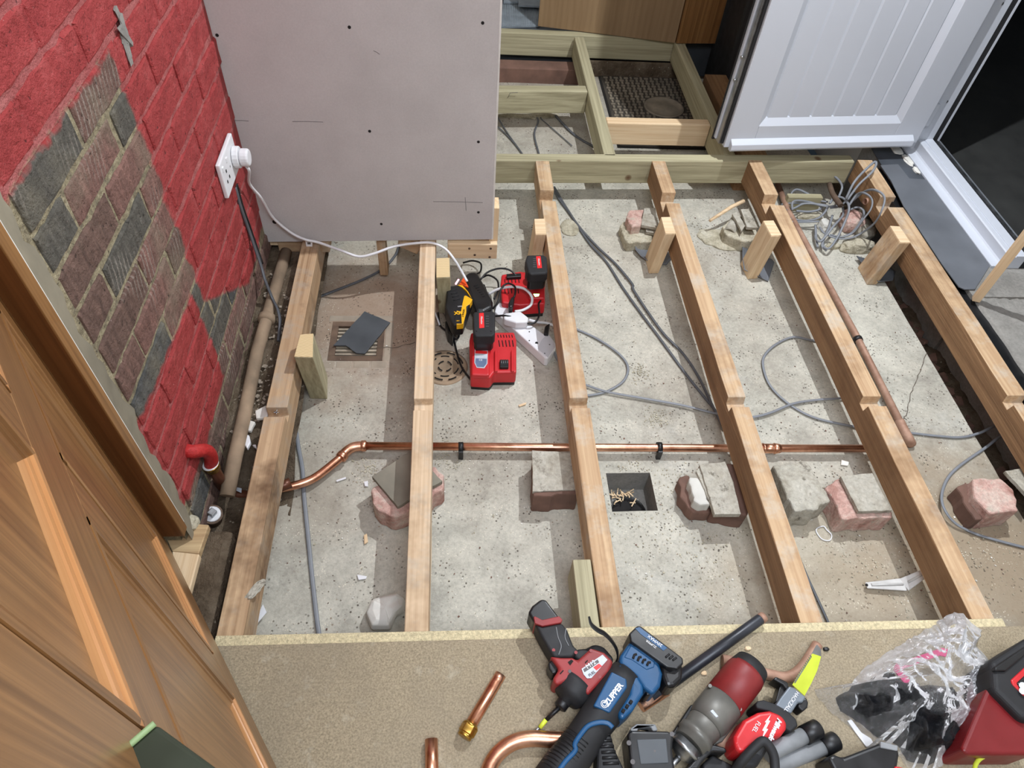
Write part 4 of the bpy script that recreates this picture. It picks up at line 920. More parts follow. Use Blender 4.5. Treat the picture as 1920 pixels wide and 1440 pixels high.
for q0, q1 in ((a, b), (b, c_)):
    t = (q1-q0); MB().tube([q0+t*.12+Vector((0,0,.005)), q0+t*.95+Vector((0,0,.005))], .0035, 8).build('rib', M['whitepaint'], bk)
for q0 in (a, c_, b+Vector((.012,.012,0)), b+Vector((.012,-.008,.004))): MB().cyl(q0+Vector((0,0,.0035)), q0+Vector((0,0,.0058)), .0035, 10).build('screw_hole', M['hole_dark'], bk)
q = pts(fB, [(750,100),(780,150),(825,160),(838,130),(810,100),(790,80)], SL+.004)
tag(MB().tube(smooth_path(q, 5, True), .0016, 7, closed=True).build('twist_ring', M['white'], None), 'white plastic tie ring on the slab between the joists', 'ring')

# cracks in the slab
fl = bpy.data.objects['floor']
for L in ([(1738,660),(1728,690),(1718,712),(1706,745),(1700,775),(1692,790)], [(640,640),(690,648),(735,652),(790,640)], [(820,560),(838,600),(860,640)]):
    rg = random.Random(len(L)); P = []
    for (a, b), (c, d) in zip(L[:-1], L[1:]):
        for k in range(5): P.append(G(a+(c-a)*k/5+rg.uniform(-1.5, 1.5), b+(d-b)*k/5+rg.uniform(-1.5, 1.5), SL+.0022))
    MB().tube(P, [.0004+.0009*abs(math.sin(i*1.3)) for i in range(len(P))], 4, flat=.5).build('crack', M['coverdark0'], fl)
# ================================================================== doors, wall fittings, far end
def local(o):
    o.matrix_parent_inverse = Matrix.Identity(4); return o
def text3d(s, size, o, xd, nd, mat, parent, name='lettering', th=.0006, shear=0, align='CENTER', bold=0):
    """lettering in relief: o centre, xd reading direction, nd surface normal"""
    cu = bpy.data.curves.new(name, 'FONT'); cu.body = s; cu.size = size; cu.align_x = align; cu.align_y = 'CENTER'; cu.extrude = th; cu.shear = shear; cu.offset = bold; cu.resolution_u = 3
    t = bpy.data.objects.new('tmp', cu); me = bpy.data.meshes.new_from_object(t); bpy.data.objects.remove(t)
    xd = Vector(xd).normalized(); nd = Vector(nd); nd = (nd-xd*nd.dot(xd)).normalized(); yd = nd.cross(xd)
    me.transform(Matrix.Translation(Vector(o)) @ Matrix((xd, yd, nd)).transposed().to_4x4()); me.name = name; me.materials.clear()
    return link(name, me, mat, parent)
# ---- varnished pine door standing open beside the camera, and its lining
U = Vector((.558, -.830, 0)); Nn = Vector((.830, .558, 0)); H0 = Vector((-.639, .770, 0))
pd = empty('door_3', H0, None, None, None, 'structure'); pd.rotation_euler = (0, 0, math.atan2(U.y, U.x))
# local x = along door, local y = into the door (away from the room side is +y?)  face at y=0, solid towards -y
def side_sign():
    v = Matrix.Rotation(math.atan2(U.y, U.x), 3, 'Z') @ Vector((0, 1, 0)); return 1 if v.dot(Nn) > 0 else -1
SG = side_sign()
def lb(x0, x1, z0, z1, y0=0, y1=-.04): return MB().bb(x0, x1, min(SG*y0, SG*y1), max(SG*y0, SG*y1), z0, z1)
SA, SB, SC, SD, SE, SF = .040, .123, .400, .483, .762, .862
B0_, B1_, L0, L1, T0, T1 = .032, .190, .790, .903, 1.87, 1.98
for a, b in ((SA, SB), (SE, SF)): local(lb(a, b, B0_, T1).build('stile', M['varnish_z'], pd, .002))
local(lb(SC, SD, B1_, L0).build('muntin', M['varnish_z'], pd, .002)); local(lb(SC, SD, L1, T0).build('muntin', M['varnish_z'], pd, .002))
for a, b, nm in ((B0_, B1_, 'bottom_rail'), (L0, L1, 'lock_rail'), (T0, T1, 'top_rail')): local(lb(SB, SE, a, b).build(nm, M['varnish_x'], pd, .002))
for x0, x1 in ((SB, SC), (SD, SE)):
    for z0, z1 in ((B1_, L0), (L1, T0)):
        local(lb(x0, x1, z0, z1, -.0086, -.030).build('panel', M['varnish_z'], pd))
        def mould(p0, p1, inn, mat):
            # ogee moulding along an edge: p0->p1 in (x,z), inn: inward direction
            prof = [(0, .001), (.006, .002), (.011, .001), (.012, -.002), (.018, -.003), (.019, -.005), (.024, -.007), (.029, -.0088), (0, -.0088)]
            q = [(p0[0]+inn[0]*d, SG*h, p0[1]+inn[1]*d) for d, h in prof]
            V = Vector((p1[0]-p0[0], 0, p1[1]-p0[1])); local(MB().prism(q, V).build('moulding', mat, pd))
        mould((x0, z0), (x1, z0), (0, 1), M['varnish_light']); mould((x0, z1), (x1, z1), (0, -1), M['varnish_x'])
        mould((x0, z0), (x0, z1), (1, 0), M['varnish_z']); mould((x1, z0), (x1, z1), (-1, 0), M['varnish_z'])
# made-up green box on the closing stile; what it is stays unknown
A_, B_, C_ = G(291,1357,.95), G(200,1436,.95), G(387,1427,.95); e1_, e2_ = (B_-A_), (C_-A_)
Mi = (Matrix.Translation(H0) @ Matrix.Rotation(math.atan2(U.y, U.x), 4, 'Z')).inverted()
lk = MB().prism([A_, A_+e1_*1.5, A_+e1_*1.5+e2_*1.3, A_+e2_*1.3], (0,0,-.07)).xform(Mi)
local(lk.build('green_box', M['green'], pd, .003, 3))
local(MB().tube([A_+Vector((0,0,.001)), A_+e1_*1.5+Vector((0,0,.001))], .0022, 8).xform(Mi).build('box_rim', M['greenlight'], pd))
ln = empty('trim_1', (-.64, .745, .06), None, None, None, 'structure')
MB().bb(-.72, -.573, .735, .757, .055, 2.07).build('lining_board', M['lining'], ln, .002)
MB().bb(-.575, -.5715, .7345, .7575, .056, 2.07).build('lining_edge', M['varnish_z'], ln, .001)
MB().bb(-.60, -.574, .757, .763, .07, 2.07).build('plaster_bead', M['gypsum'], ln, .002)
MB().bb(-.72, -.574, -.16, -.135, .02, 2.07).build('lining_board', M['lining'], ln, .002)
MB().bb(-.72, -.573, -.16, .757, 2.05, 2.08).build('lining_board', M['lining'], ln, .002)
# ---- socket, plug, mains leads
sk = empty('wall_socket', (-.58, 1.615, .38), 'white double socket plate tilted on the red brick wall', 'socket')
MB().bb(-.583, -.572, 1.540, 1.690, .332, .428).build('plate', M['white'], sk, .003)
for yy, zz in ((1.575,.390),(1.565,.366),(1.588,.366)): MB().bb(-.5725, -.5712, yy-.003, yy+.003, zz-.004, zz+.004).build('pin_hole', M['hole_dark'], sk)
for yy in (1.598, 1.556): MB().bb(-.574, -.569, yy-.005, yy+.005, .402, .414).build('rocker', M['white'], sk, .001)
MB().cyl((-.5725,1.612,.380), (-.5715,1.612,.380), .003, 10).build('plate_screw', M['steel'], sk)
pl = empty('mains_plug', (-.55, 1.655, .375), 'rounded white plug pushed into the wall socket', 'plug')
MB().prism([(-.571, 1.655+.026*math.cos(t)*(1.0), .378+.027*math.sin(t)*(1.12 if math.sin(t) > 0 else 1)) for t in [2*PI*k/18 for k in range(18)]], (.016, 0, 0)).build('base', M['white'], pl, .002)
MB().prism([(-.555, 1.655+.0225*math.cos(t), .379+.023*math.sin(t)) for t in [2*PI*k/18 for k in range(18)]], (.024, 0, 0)).build('grip', M['white'], pl, .006, 3)
wc = [Vector((-.545,1.655,.352)), Vector((-.543,1.66,.335)), WY(468,345,1.70), WY(490,372,1.74), WY(512,408,1.765), WY(545,436,1.768), WY(572,449,1.76), G(598,455,.016), G(640,470,.0), G(672,481,-.012), G(700,476,-.005), G(740,462,.008), G(785,455.5,.012), G(812,456,.010), G(835,467,-.005), G(852,487,-.03), G(866,510,-.07), G(876,528,-.09)]
wl_ = empty('white_mains_lead', G(672,481,0), 'white mains lead draped from the wall plug over the joists to the chargers', 'cable')
MB().tube(smooth_path(wc, 7), .0042, 9).build('lead', M['white'], wl_)
tgq = [WY(572,449,1.765), WY(586,451,1.765), WY(585.5,463,1.762), WY(574.5,462.5,1.762)]
o = MB().add(tgq, [(0,1,2,3)]).build('tag', M['white'], wl_); s_ = o.modifiers.new('t', 'SOLIDIFY'); s_.thickness = .0006
MB().box((tgq[0]+tgq[2])/2+Vector((.001,-.0008,0)), (.010,.0006,.008)).build('tag_print', M['graphite'], wl_)
ch = empty('chased_cable', WX(470,420,-.58), 'dark cable dropping from the wall socket into the trench', 'cable')
cpth = [WX(441,350,-.586), WX(452,390,-.584), WX(466,430,-.580), WX(478,465,-.572), WX(490,500,-.560), WX(497,525,-.55), G(510,558,-.02), G(521,582,-.025), G(525,605,-.035), G(522,640,-.05)]
MB().tube(smooth_path(cpth, 6), .0065, 9, flat=.6).build('sheath', M['cable_dark'], ch)
MB().tube(smooth_path([p+Vector((0,.012,0)) for p in cpth[:5]], 5), .005, 8).build('sheath', M['black'], ch)
chs = [WX(*p, -.5805) for p in ((437,345),(444,372),(455,410),(470,452),(484,478),(478,440),(466,405),(456,372),(447,340))]
MB().prism(chs, (.0012,0,0)).build('chase_shadow', M['hole_dark'], ch) if False else None
# ---- right-hand side: masonry ledge, grey membrane, batten
wallbox('floor_ledge', 1.655, 1.96, 1.56, 2.47, -.3, -.006, M['screed'])
flat_pts = [(1.640,2.29),(1.640,2.19),(1.621,2.03),(1.617,1.71),(1.622,1.60),(1.636,1.588),(1.672,1.589),(1.790,1.713),(1.795,2.20),(1.72,2.205),(1.715,2.30)]
mbx = MB().prism([(x, y, .0) for x, y in flat_pts], (0,0,-.003)); o = mbx.build('membrane_sheet', M['dpm'], None); tag(o, 'smooth grey membrane sheet along the white door sill', 'membrane')
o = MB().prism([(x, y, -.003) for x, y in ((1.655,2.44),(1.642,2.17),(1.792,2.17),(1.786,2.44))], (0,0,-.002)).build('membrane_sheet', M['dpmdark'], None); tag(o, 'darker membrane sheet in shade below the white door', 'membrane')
rg = random.Random(4); E_ = [(1.612-.002*rg.random(), y) for y in [.5+.02*k for k in range(91)]]
o = MB().prism([(x+rg.uniform(-.003,.003), y, -.02) for x, y in E_]+[(1.672, 2.3, -.02), (1.672, .5, -.02)], (0,0,-.06)).build('membrane_strip', M['black'], None); tag(o, 'black torn membrane strip between rough-sawn joist and screed', 'membrane')
for k, (x, y, sx, sy, lb_) in enumerate(((1.752, 2.40, .020, .030, 'pale mortar smear deep in the corner under the white door'), (1.768, 2.33, .013, .035, 'narrow pale mortar smear along the white sill edge'), (1.772, 2.26, .010, .022, 'small mortar crumb where the membrane meets the sill'))):
    o = blob('mortar_smear', (x, y, .0), (sx, sy, .006), M['stone'], None, k+50, .5); tag(o, lb_, 'mortar', 'mortar left by the door sill')
o = hexa([Vector((x, y, 1.6)) for x, y in ((1.640,1.540),(1.662,1.532),(1.672,1.552),(1.650,1.560))], [Vector((x, y, -.006)) for x, y in ((1.640,1.540),(1.662,1.532),(1.672,1.552),(1.650,1.560))]).build('upright_batten', M['fresh_z'], None, .001); tag(o, 'thin upright wooden batten in front of the door sill', 'batten')
# ---- far end
mc = empty('inspection_cover', (.89, 2.95, SL), 'square patterned inspection cover under the new timber frame', 'inspection cover')
M['coverdark'] = plain('dark_cover_plate', C(66, 60, 52), .95, var=.3, sc=20, bump=.4)  # plate kept darker than its treads so the pattern shows
M['cover'] = plain('dirty_cover', C(132, 122, 106), .85, .0, var=.3, sc=20, bump=.4)
MB().bb(.709, 1.102, 2.673, 3.290, SL, SL+.006).build('plate', M['coverdark'], mc, .002)
mb = MB()
for i in range(15):
    for j in range(24):
        x = .731+i*.0248; y = 2.69+j*.0250
        if (x-.967)**2+(y-3.0)**2 < .095**2: continue
        if (i+j) % 2: mb.bb(x-.010, x+.010, y-.0045, y+.0045, SL+.005, SL+.0105)
        else: mb.bb(x-.0045, x+.0045, y-.010, y+.010, SL+.005, SL+.0105)
tag(mb.build('tread_pattern', M['cover'], mc), None, None, None, 'stuff')
MB().lathe((.967,3.0,SL+.0065), (0,0,1), [(0,.094),(.004,.092),(.004,.084),(.001,.080),(.001,.055),(.003,.050),(.003,.002)], 36).build('round_boss', M['cover'], mc)
MB().bb(.699, .707, 2.663, 3.295, SL, SL+.004).build('rim', M['hole_dark'], mc); MB().bb(.699, 1.102, 2.661, 2.670, SL, SL+.008).build('rim', M['black'], mc)
o = blob('rubble_heap', (.30, 2.93, SL), (.16, .05, .03), M['mortarbit'], None, 61, .45); tag(o, 'pale rubble heap behind the pencil-marked noggin', 'rubble')
o = MB().bb(.12, .60, 3.20, 3.285, SL-.02, -.11).build('brick_footing', M['darkbrick'], None, .004); tag(o, 'row of dirty bricks under the farthest header', 'footing')
o = MB().bb(.62, 1.09, 3.285, 3.30, SL-.02, -.105).build('brick_footing', M['soil'], None, .004); tag(o, 'dirty footing under the farthest header behind the inspection cover', 'footing')
M['ply'] = M['ply']
pA, pB, pC = Vector((.396, 3.385, .004)), Vector((1.030, 3.262, .004)), Vector((1.225, 3.272, .004))
tt = (pB-pA).normalized(); nn = Vector((-tt.y, tt.x, 0))
o = MB().prism([pA, pB, pB+nn*.018, pA+nn*.018], (0,0,1.25)).build('plywood_sheet', M['ply'], None, .001); tag(o, 'brown plywood sheet standing on the farthest header', 'plywood')
o = MB().prism([pB+Vector((.004,-.004,0)), pC, pC+Vector((0,.02,0)), pB+Vector((.004,.016,0))], (0,0,1.3)).build('cupboard_side', M['varnish_z'], None, .001); tag(o, 'dark wooden cupboard side right of the plywood sheet', 'cupboard')
o = MB().bb(.12, 1.70, 3.37, 4.55, SL-.02, -.012).build('far_deck', M['darkslate'], None); tag(o, 'dark old floor beyond the farthest header', 'floorboard')
for k, (L, z, lb) in enumerate((([(930,50),(1012,47),(1012,10),(930,2)], .0, 'ribbed grey slate lying behind the farthest header'), ([(944,3),(972,3),(972,-14),(944,-14)], .012, 'small slate corner on the ribbed slate'), ([(972,9),(1014,11),(1014,-16),(972,-18)], .024, 'upper slate of the little stack at the top edge'))):
    o = flat('roof_slate', [G(*p, z) for p in L], .010, M['roofslate'], None, .001, .0006, k); tag(o, lb, 'slate', 'roof slates at the far end')
    if k == 0:
        e_ = [G(*p, .0) for p in L]; mb = MB()
        for q in range(26):
            t = q/25; mb.tube([e_[0].lerp(e_[1], t)+Vector((0,0,.0005)), e_[3].lerp(e_[2], t)+Vector((0,0,.0005))], .0018, 4)
        mb.build('rib', M['roofslate'], o)
M['voiddark'] = plain('shade_filler', C(30, 30, 32), .6)  # for a black box added to fill the dark void behind the door
o = MB().bb(1.24, 1.66, 3.06, 3.36, SL-.02, .62).build('shade_filler_box', M['voiddark'], None, .02); tag(o, 'invented dark box filling the shadow behind the open white door', 'filler box')
o = MB().tube([Vector((1.25,3.03,-.14)), Vector((1.40,3.04,.30))], .008, 8).build('grey_rod', M['steel'], None); tag(o, 'grey rod leaning in the shadow behind the white door', 'rod')
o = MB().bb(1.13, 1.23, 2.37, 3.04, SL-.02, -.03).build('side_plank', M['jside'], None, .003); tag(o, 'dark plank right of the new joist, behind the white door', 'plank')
# pencil mark on noggin
q = [WY(*fF(*p), 2.765) for p in ((218,765),(235,728),(295,724))]
o = MB().tube(q, .0009, 5).build('pencil_mark', M['graphite'], None); tag(o, 'pencil mark drawn on the noggin by the plasterboard', 'mark')
# ================================================================== chargers and leads on the slab
fC = Z(800, 450, 1440/280)
def outl(conv, L, z): return [G(*conv(a, b), z) for a, b in L]
def up_prism(P, zt, zb): return MB().prism([Vector((p.x, p.y, zt)) for p in P], (0,0,zb-zt))
Zt = SL+.062
ca = empty('battery_charger', G(*fC(640,1100), SL), 'red battery charger with an empty slot and grey label, nearest the camera', 'charger', 'red battery chargers')
P = outl(fC, [(428,890),(845,885),(866,960),(866,1275),(650,1278),(612,1330),(424,1318),(412,960)], Zt)
up_prism(P, Zt, SL+.012).build('housing', M['red'], ca, .006, 3)
c0 = sum(P, Vector())/len(P); up_prism([c0.lerp(p, .97) for p in P], SL+.014, SL).build('base', M['black'], ca, .002)
P = outl(fC, [(440,930),(606,930),(606,1290),(600,1305),(432,1298)], Zt+.014); up_prism(P, Zt+.014, Zt-.004).build('slot_block', M['red'], ca, .005, 3)
P = outl(fC, [(465,1030),(590,1036),(586,1190),(556,1236),(482,1230),(460,1182)], Zt+.0152); up_prism(P, Zt+.0152, Zt+.0135).build('rating_label', M['label'], ca)
P2 = outl(fC, [(470,1065),(585,1070),(584,1098),(468,1092)], Zt+.0158); up_prism(P2, Zt+.0158, Zt+.015).build('label_band', M['labelred'], ca)
P2 = outl(fC, [(472,1140),(580,1145),(578,1190),(550,1226),(486,1222),(468,1180)], Zt+.0156); up_prism(P2, Zt+.0156, Zt+.015).build('label_panel', M['labelblue'], ca)
xd = (G(*fC(590,1036), Zt)-G(*fC(465,1030), Zt))
text3d('Milwaukee', .0065, G(*fC(527,1050), Zt+.0155), xd, (0,0,1), M['labelblue'], ca)
text3d('CE', .009, G(*fC(520,1158), Zt+.0158), xd, (0,0,1), M['white'], ca)
for k in range(5): MB().tube([G(*fC(695+k*33, 968), Zt+.0006), G(*fC(705+k*33, 1028), Zt+.0006)], .0016, 5).build('vent_slot', M['hole_dark'], ca)
for k in range(6): MB().tube([G(*fC(686+k*27, 915), Zt+.0006), G(*fC(692+k*27, 940), Zt+.0006)], .0014, 5).build('vent_slot', M['hole_dark'], ca)
for a in (655, 815): up_prism(outl(fC, [(a,1060),(a+26,1060),(a+30,1262),(a,1262)], Zt+.008), Zt+.008, Zt-.002).build('slide_rail', M['red'], ca, .002)
up_prism(outl(fC, [(705,1152),(790,1152),(790,1226),(705,1226)], Zt+.010), Zt+.010, Zt-.002).build('contact_block', M['black'], ca, .002)
for k in range(4): MB().tube([G(*fC(718+k*20,1150), Zt+.0108), G(*fC(722+k*20,1188), Zt+.0108)], .0008, 5).build('contact', M['steel'], ca)
def battery(P, zt, h, label, conv, lab, txt_dir):
    c = sum(P, Vector())/len(P); b = empty('tool_battery', (c.x, c.y, zt-h), label, 'battery', 'black and red tool batteries')
    up_prism(P, zt, zt-h*.55).build('case', M['blackmatt'], b, .006, 3); up_prism([c.lerp(p, .9) for p in P], zt-h*.5, zt-h).build('foot', M['black'], b, .003)
    L = outl(conv, lab, zt+.0006); up_prism(L, zt+.0006, zt-.001).build('red_label', M['labelred'], b)
    text3d('Milwaukee', .0075, sum(L, Vector())/4+Vector((0,0,.0006)), txt_dir, (0,0,1), M['white'], b)
    return b
zb_ = Zt+.085
b1 = battery(outl(fC, [(455,690),(640,682),(662,700),(660,900),(640,925),(470,928),(452,900),(444,720)], zb_), zb_, .07, 'black battery with red label in the nearest charger', fC, [(505,705),(550,702),(556,845),(508,850)], (G(*fC(508,850), zb_)-G(*fC(505,705), zb_)))
for k in range(5): MB().box(G(*fC(585, 735+k*24), zb_+.0004), (.009,.0015,.001)).build('gauge_mark', M['graphite'], b1)
for a in (480, 620): MB().cyl(G(*fC(a,880), zb_-.001), G(*fC(a,880), zb_+.0008), .0022, 8).build('case_screw', M['hole_dark'], b1)
# far red charger
cb = empty('battery_charger', G(*fC(930,560), SL), 'red battery charger with a glowing green light, behind the extension lead', 'charger', 'red battery chargers')
P = outl(fC, [(722,330),(900,300),(1130,330),(1143,420),(1143,610),(900,625),(726,600),(712,420)], Zt)
up_prism(P, Zt, SL+.014).build('housing', M['red'], cb, .006, 3); c0 = sum(P, Vector())/len(P); up_prism([c0.lerp(p, .97) for p in P], SL+.016, SL).build('base', M['black'], cb, .002)
up_prism(outl(fC, [(985,400),(1140,400),(1140,560),(985,560)], Zt+.014), Zt+.014, Zt-.004).build('slot_block', M['red'], cb, .005, 3)
for k in range(5): MB().tube([G(*fC(752+k*34, 380), Zt+.0006), G(*fC(756+k*34, 412), Zt+.0006)], .0016, 5).build('vent_slot', M['hole_dark'], cb)
for k in range(5): MB().tube([G(*fC(752+k*32, 470), Zt+.0006), G(*fC(758+k*32, 515), Zt+.0006)], .0016, 5).build('vent_slot', M['hole_dark'], cb)
up_prism(outl(fC, [(770,325),(910,318),(912,352),(772,360)], Zt+.012), Zt+.012, Zt-.002).build('contact_block', M['black'], cb, .002)
up_prism(outl(fC, [(1028,518),(1088,518),(1080,540),(1045,545)], Zt+.0150), Zt+.0150, Zt+.012).build('charge_light', M['led'], cb, .001)
zb2 = SL+.195
b2 = battery(outl(fC, [(968,142),(1130,140),(1160,160),(1168,300),(1150,320),(1000,330),(975,310),(950,200)], zb2), zb2, .07, 'black battery with red label on the far charger', fC, [(1055,158),(1098,155),(1112,268),(1068,272)], (G(*fC(1068,272), zb2)-G(*fC(1055,158), zb2)))
q = G(*fC(1060,400), Zt); MB().lathe((q.x, q.y, Zt+.010), (0,0,1), [(0,.016),(.02,.017),(.045,.020),(.050,.023),(.058,.023)], 16).build('stem', M['black'], b2)
for k in range(5): MB().box(G(*fC(1040, 180+k*20), zb2+.0004), (.009,.0015,.001)).build('gauge_mark', M['graphite'], b2)
# black charger with the yellow and black battery
dc = empty('black_charger', G(*fC(500,520), SL), 'black charger holding the black and yellow battery', 'charger')
Zd = SL+.075
up_prism(outl(fC, [(350,360),(400,300),(490,300),(560,430),(640,580),(640,650),(560,690),(470,690),(420,560)], Zd), Zd, SL+.01).build('housing', M['black'], dc, .012, 3)
up_prism(outl(fC, [(360,360),(560,430),(640,650),(470,690)], SL+.01), SL+.01, SL).build('base', M['blackmatt'], dc)
for k in range(6): MB().tube([G(*fC(455+k*17, 445+k*20), Zd+.0005), G(*fC(495+k*13, 430+k*22), Zd+.0005)], .0018, 5).build('vent_slot', M['hole_dark'], dc)
up_prism(outl(fC, [(315,425),(355,362),(404,452)], Zd+.0015), Zd+.0015, Zd-.004).build('warning_label', M['labelorange'] if 'labelorange' in M else M['labelred'], dc)
MB().tube([G(*fC(280,425), Zd), G(*fC(308,382), Zd)], .003, 7).build('charge_light', M['ledred'], dc)
db = empty('tool_battery', G(*fC(300,640), SL+.05), 'black and yellow battery leaning in the black charger', 'battery')
zA, zB_ = SL+.115, SL+.105
up_prism(outl(fC, [(195,460),(215,440),(310,430),(345,450),(440,560),(420,610),(350,810),(255,815),(235,790),(175,650)], zA), zA, zA-.05).build('case', M['black'], db, .006, 3)
up_prism(outl(fC, [(362,538),(380,535),(442,572),(420,612),(382,640),(382,700),(352,808),(290,815),(272,770),(290,680),(330,690),(345,610)], zA+.001), zA+.0012, zA-.02).build('yellow_band', M['yellow'], db, .001)
up_prism(outl(fC, [(298,432),(345,438),(400,500),(432,560),(420,545),(380,485),(340,455)], zA+.001), zA+.0012, zA-.02).build('yellow_trim', M['yellow'], db)
up_prism(outl(fC, [(282,690),(332,690),(340,806),(262,806)], zA+.0016), zA+.0018, zA-.01).build('front_plate', M['black'], db, .001)
dd_ = (G(*fC(300,800), zA)-G(*fC(330,640), zA)).normalized()
text3d('XR', .018, G(*fC(303,706), zA+.002), (1,.1,0), (0,0,1), M['yellow'], db, bold=.0006)
text3d('5.0Ah', .006, G(*fC(322,640), zA+.0018), (1,.15,0), (0,0,1), M['white'], db)
text3d('DEWALT', .0085, G(*fC(352,705), zA+.0016), dd_, (0,0,1), M['black'], db)
text3d('18V', .007, G(*fC(300,780), zA+.002), (1,.1,0), (0,0,1), M['yellow'], db)
for k in range(4): MB().tube([G(*fC(222+k*12, 490+k*30), zA+.0006), G(*fC(285+k*12, 475+k*30), zA+.0006)], .0018, 5).build('rib', M['blackmatt'], db)
# extension lead
xe = empty('extension_lead', G(*fC(950,850), SL), 'white four-way extension lead lying between the chargers', 'extension lead')
ze = SL+.04
up_prism(outl(fC, [(655,690),(668,640),(705,595),(1240,985),(1245,1030),(1170,1138),(1140,1135)], ze), ze, SL+.002).build('body', M['white'], xe, .004, 3)
up_prism(outl(fC, [(1170,905),(1232,985),(1238,1030),(1168,1130),(1068,1045),(1110,960)], ze+.0008), ze+.0008, ze-.001).build('end_plate', M['greywhite'] if 'greywhite' in M else M['label'], xe)
for a, b in ((755,710),(755,795),(990,885),(990,970),(1060,995),(1185,1010),(1138,1095)): MB().cyl(G(*fC(a, b), ze-.001), G(*fC(a, b), ze+.0012), .0022 if a != 1060 else .005, 8).build('pin_hole', M['hole_dark'], xe)
MB().tube(smooth_path([G(*fC(1195,1070), SL+.022), G(*fC(1230,1085), SL+.02), G(*fC(1260,1150), SL+.012), G(*fC(1330,1220), SL+.008)], 5), .0042, 8).build('lead', M['cable_grey'], xe)
pg = empty('white_plug', G(*fC(820,730), ze), 'white plug in the extension lead', 'plug'); up_prism(outl(fC, [(740,705),(900,680),(985,745),(975,790),(860,795),(745,760)], ze+.03), ze+.03, ze).build('body', M['white'], pg, .006, 3)
def wire(L, label, mat='black', r=.0032, conv=fC):
    o = MB().tube(smooth_path([G(*conv(a, b), SL+h) for a, b, h in L], 7), r, 8).build('lead', M[mat], None); return tag(o, label, 'cable', 'charger leads')
o = wire([(600,520,.05),(690,475,.07),(820,452,.09),(940,470,.10),(1012,545,.09),(1005,625,.07),(930,675,.06),(850,690,.06)], 'white lead curving over the far red charger', 'white', .0045)
o = wire([(985,770,.06),(1060,790,.05),(1150,800,.03),(1230,825,.015),(1300,850,.01)], 'white lead running from the plug under the joist', 'white', .0045)
o = wire([(655,1285,.02),(650,1330,.01),(600,1375,.007),(480,1385,.007),(400,1315,.007),(330,1210,.007),(290,1080,.007),(255,950,.008),(190,880,.008),(130,820,.008),(110,700,.01)], 'black lead of the nearest charger lying past the round cover')
o = wire([(660,735,.05),(760,730,.07),(880,760,.06),(980,805,.06),(1050,790,.06),(1085,720,.06),(1080,620,.07),(1100,585,.07)], 'black lead crossing the extension lead to the far charger')
o = wire([(640,665,.06),(690,590,.08),(720,470,.09),(780,420,.10),(850,450,.10),(850,530,.09),(820,590,.075)], 'black lead looping beside the far charger')
o = wire([(350,220,.01),(440,200,.02),(520,225,.03),(520,300,.03),(480,330,.03)], 'black lead coiled behind the black charger')
o = wire([(520,380,.06),(590,310,.07),(700,275,.08),(800,290,.08),(870,350,.07)], 'black lead arching to the far charger')
o = wire([(540,360,.05),(600,340,.06),(680,390,.06),(690,480,.06),(650,570,.06)], 'black lead curling beside the black charger')
o = wire([(320,820,.02),(310,930,.012),(280,955,.01),(250,920,.02),(230,850,.03)], 'short black lead loop under the black and yellow battery')
for L, zz, lb in (([(175,780),(240,770),(265,830),(250,930),(200,880)], .05, 'black plug beside the round cover'), ([(1140,830),(1190,795),(1175,910),(1130,900)], .05, 'black plug at the end of the extension lead'), ([(790,600),(820,540),(850,560),(830,640),(795,645)], .09, 'black plug standing by the far charger')):
    o = up_prism(outl(fC, L, SL+zz), SL+zz, SL+zz-.03 if zz > .06 else SL).build('black_plug', M['black'], None, .004); tag(o, lb, 'plug', 'black plugs by the chargers')
o = wire([(80,700,.02),(100,750,.02),(125,820,.012)], 'short cream lead beside the joist', 'white', .003)
# ================================================================== tools lying on the chipboard
DK = .0205
fp = Z(920, 1100, 4.235); ft2 = Z(1220, 1140, 4.8); ft3 = Z(1520, 1120, 4.5); f8 = Z(640, 960, 3)
def slab_at(conv, L, zt, zb, name, mat, parent, bev=.004, seg=3):
    return up_prism(outl(conv, L, zt), zt, zb).build(name, mat, parent, bev, seg)
def axis_lathe(conv, a, b, z, prof, n=24, z2=None):
    """prof in fractions of the axis length and metres of radius"""
    A = G(*conv(*a), z); B = G(*conv(*b), z if z2 is None else z2); L = (B-A).length
    return MB().lathe(A, B-A, [(t*L, r) for t, r in prof], n)
# ---- impact driver
im = empty('impact_driver', G(*fp(600,600), DK), 'worn red and black impact driver with a screw bit, half over the chipboard edge', 'impact driver')
slab_at(fp, [(297,205),(330,150),(400,96),(440,100),(548,245),(500,275),(410,305),(345,285)], .082, .026, 'battery', M['black'], im, .014, 4)
slab_at(fp, [(340,240),(350,232),(410,262),(545,232),(572,262),(560,285),(412,312),(350,290)], .0835, .026, 'red_band', M['reddirty'], im, .003)
slab_at(fp, [(350,292),(412,314),(566,284),(610,340),(660,470),(700,500),(650,560),(500,560),(440,460),(400,390)], .080, .026, 'grip', M['blackmatt'], im, .015, 4)
slab_at(fp, [(640,520),(700,490),(760,485),(825,450),(900,470),(985,570),(960,620),(700,600)], .066, .028, 'rear_shell', M['blackmatt'], im, .012, 4)
slab_at(fp, [(472,548),(560,560),(650,560),(690,582),(800,482),(905,520),(978,592),(940,680),(770,862),(740,815),(610,745),(520,782),(490,735),(545,650)], .084, .024, 'motor_housing', M['reddirty'], im, .012, 4)
slab_at(fp, [(455,605),(490,572),(530,600),(542,640),(520,690),(490,692),(462,650)], .072, .030, 'trigger', M['black'], im, .008, 4)
slab_at(fp, [(485,735),(540,700),(560,780),(520,800),(490,775)], .055, .024, 'trigger_guard', M['black'], im, .006)
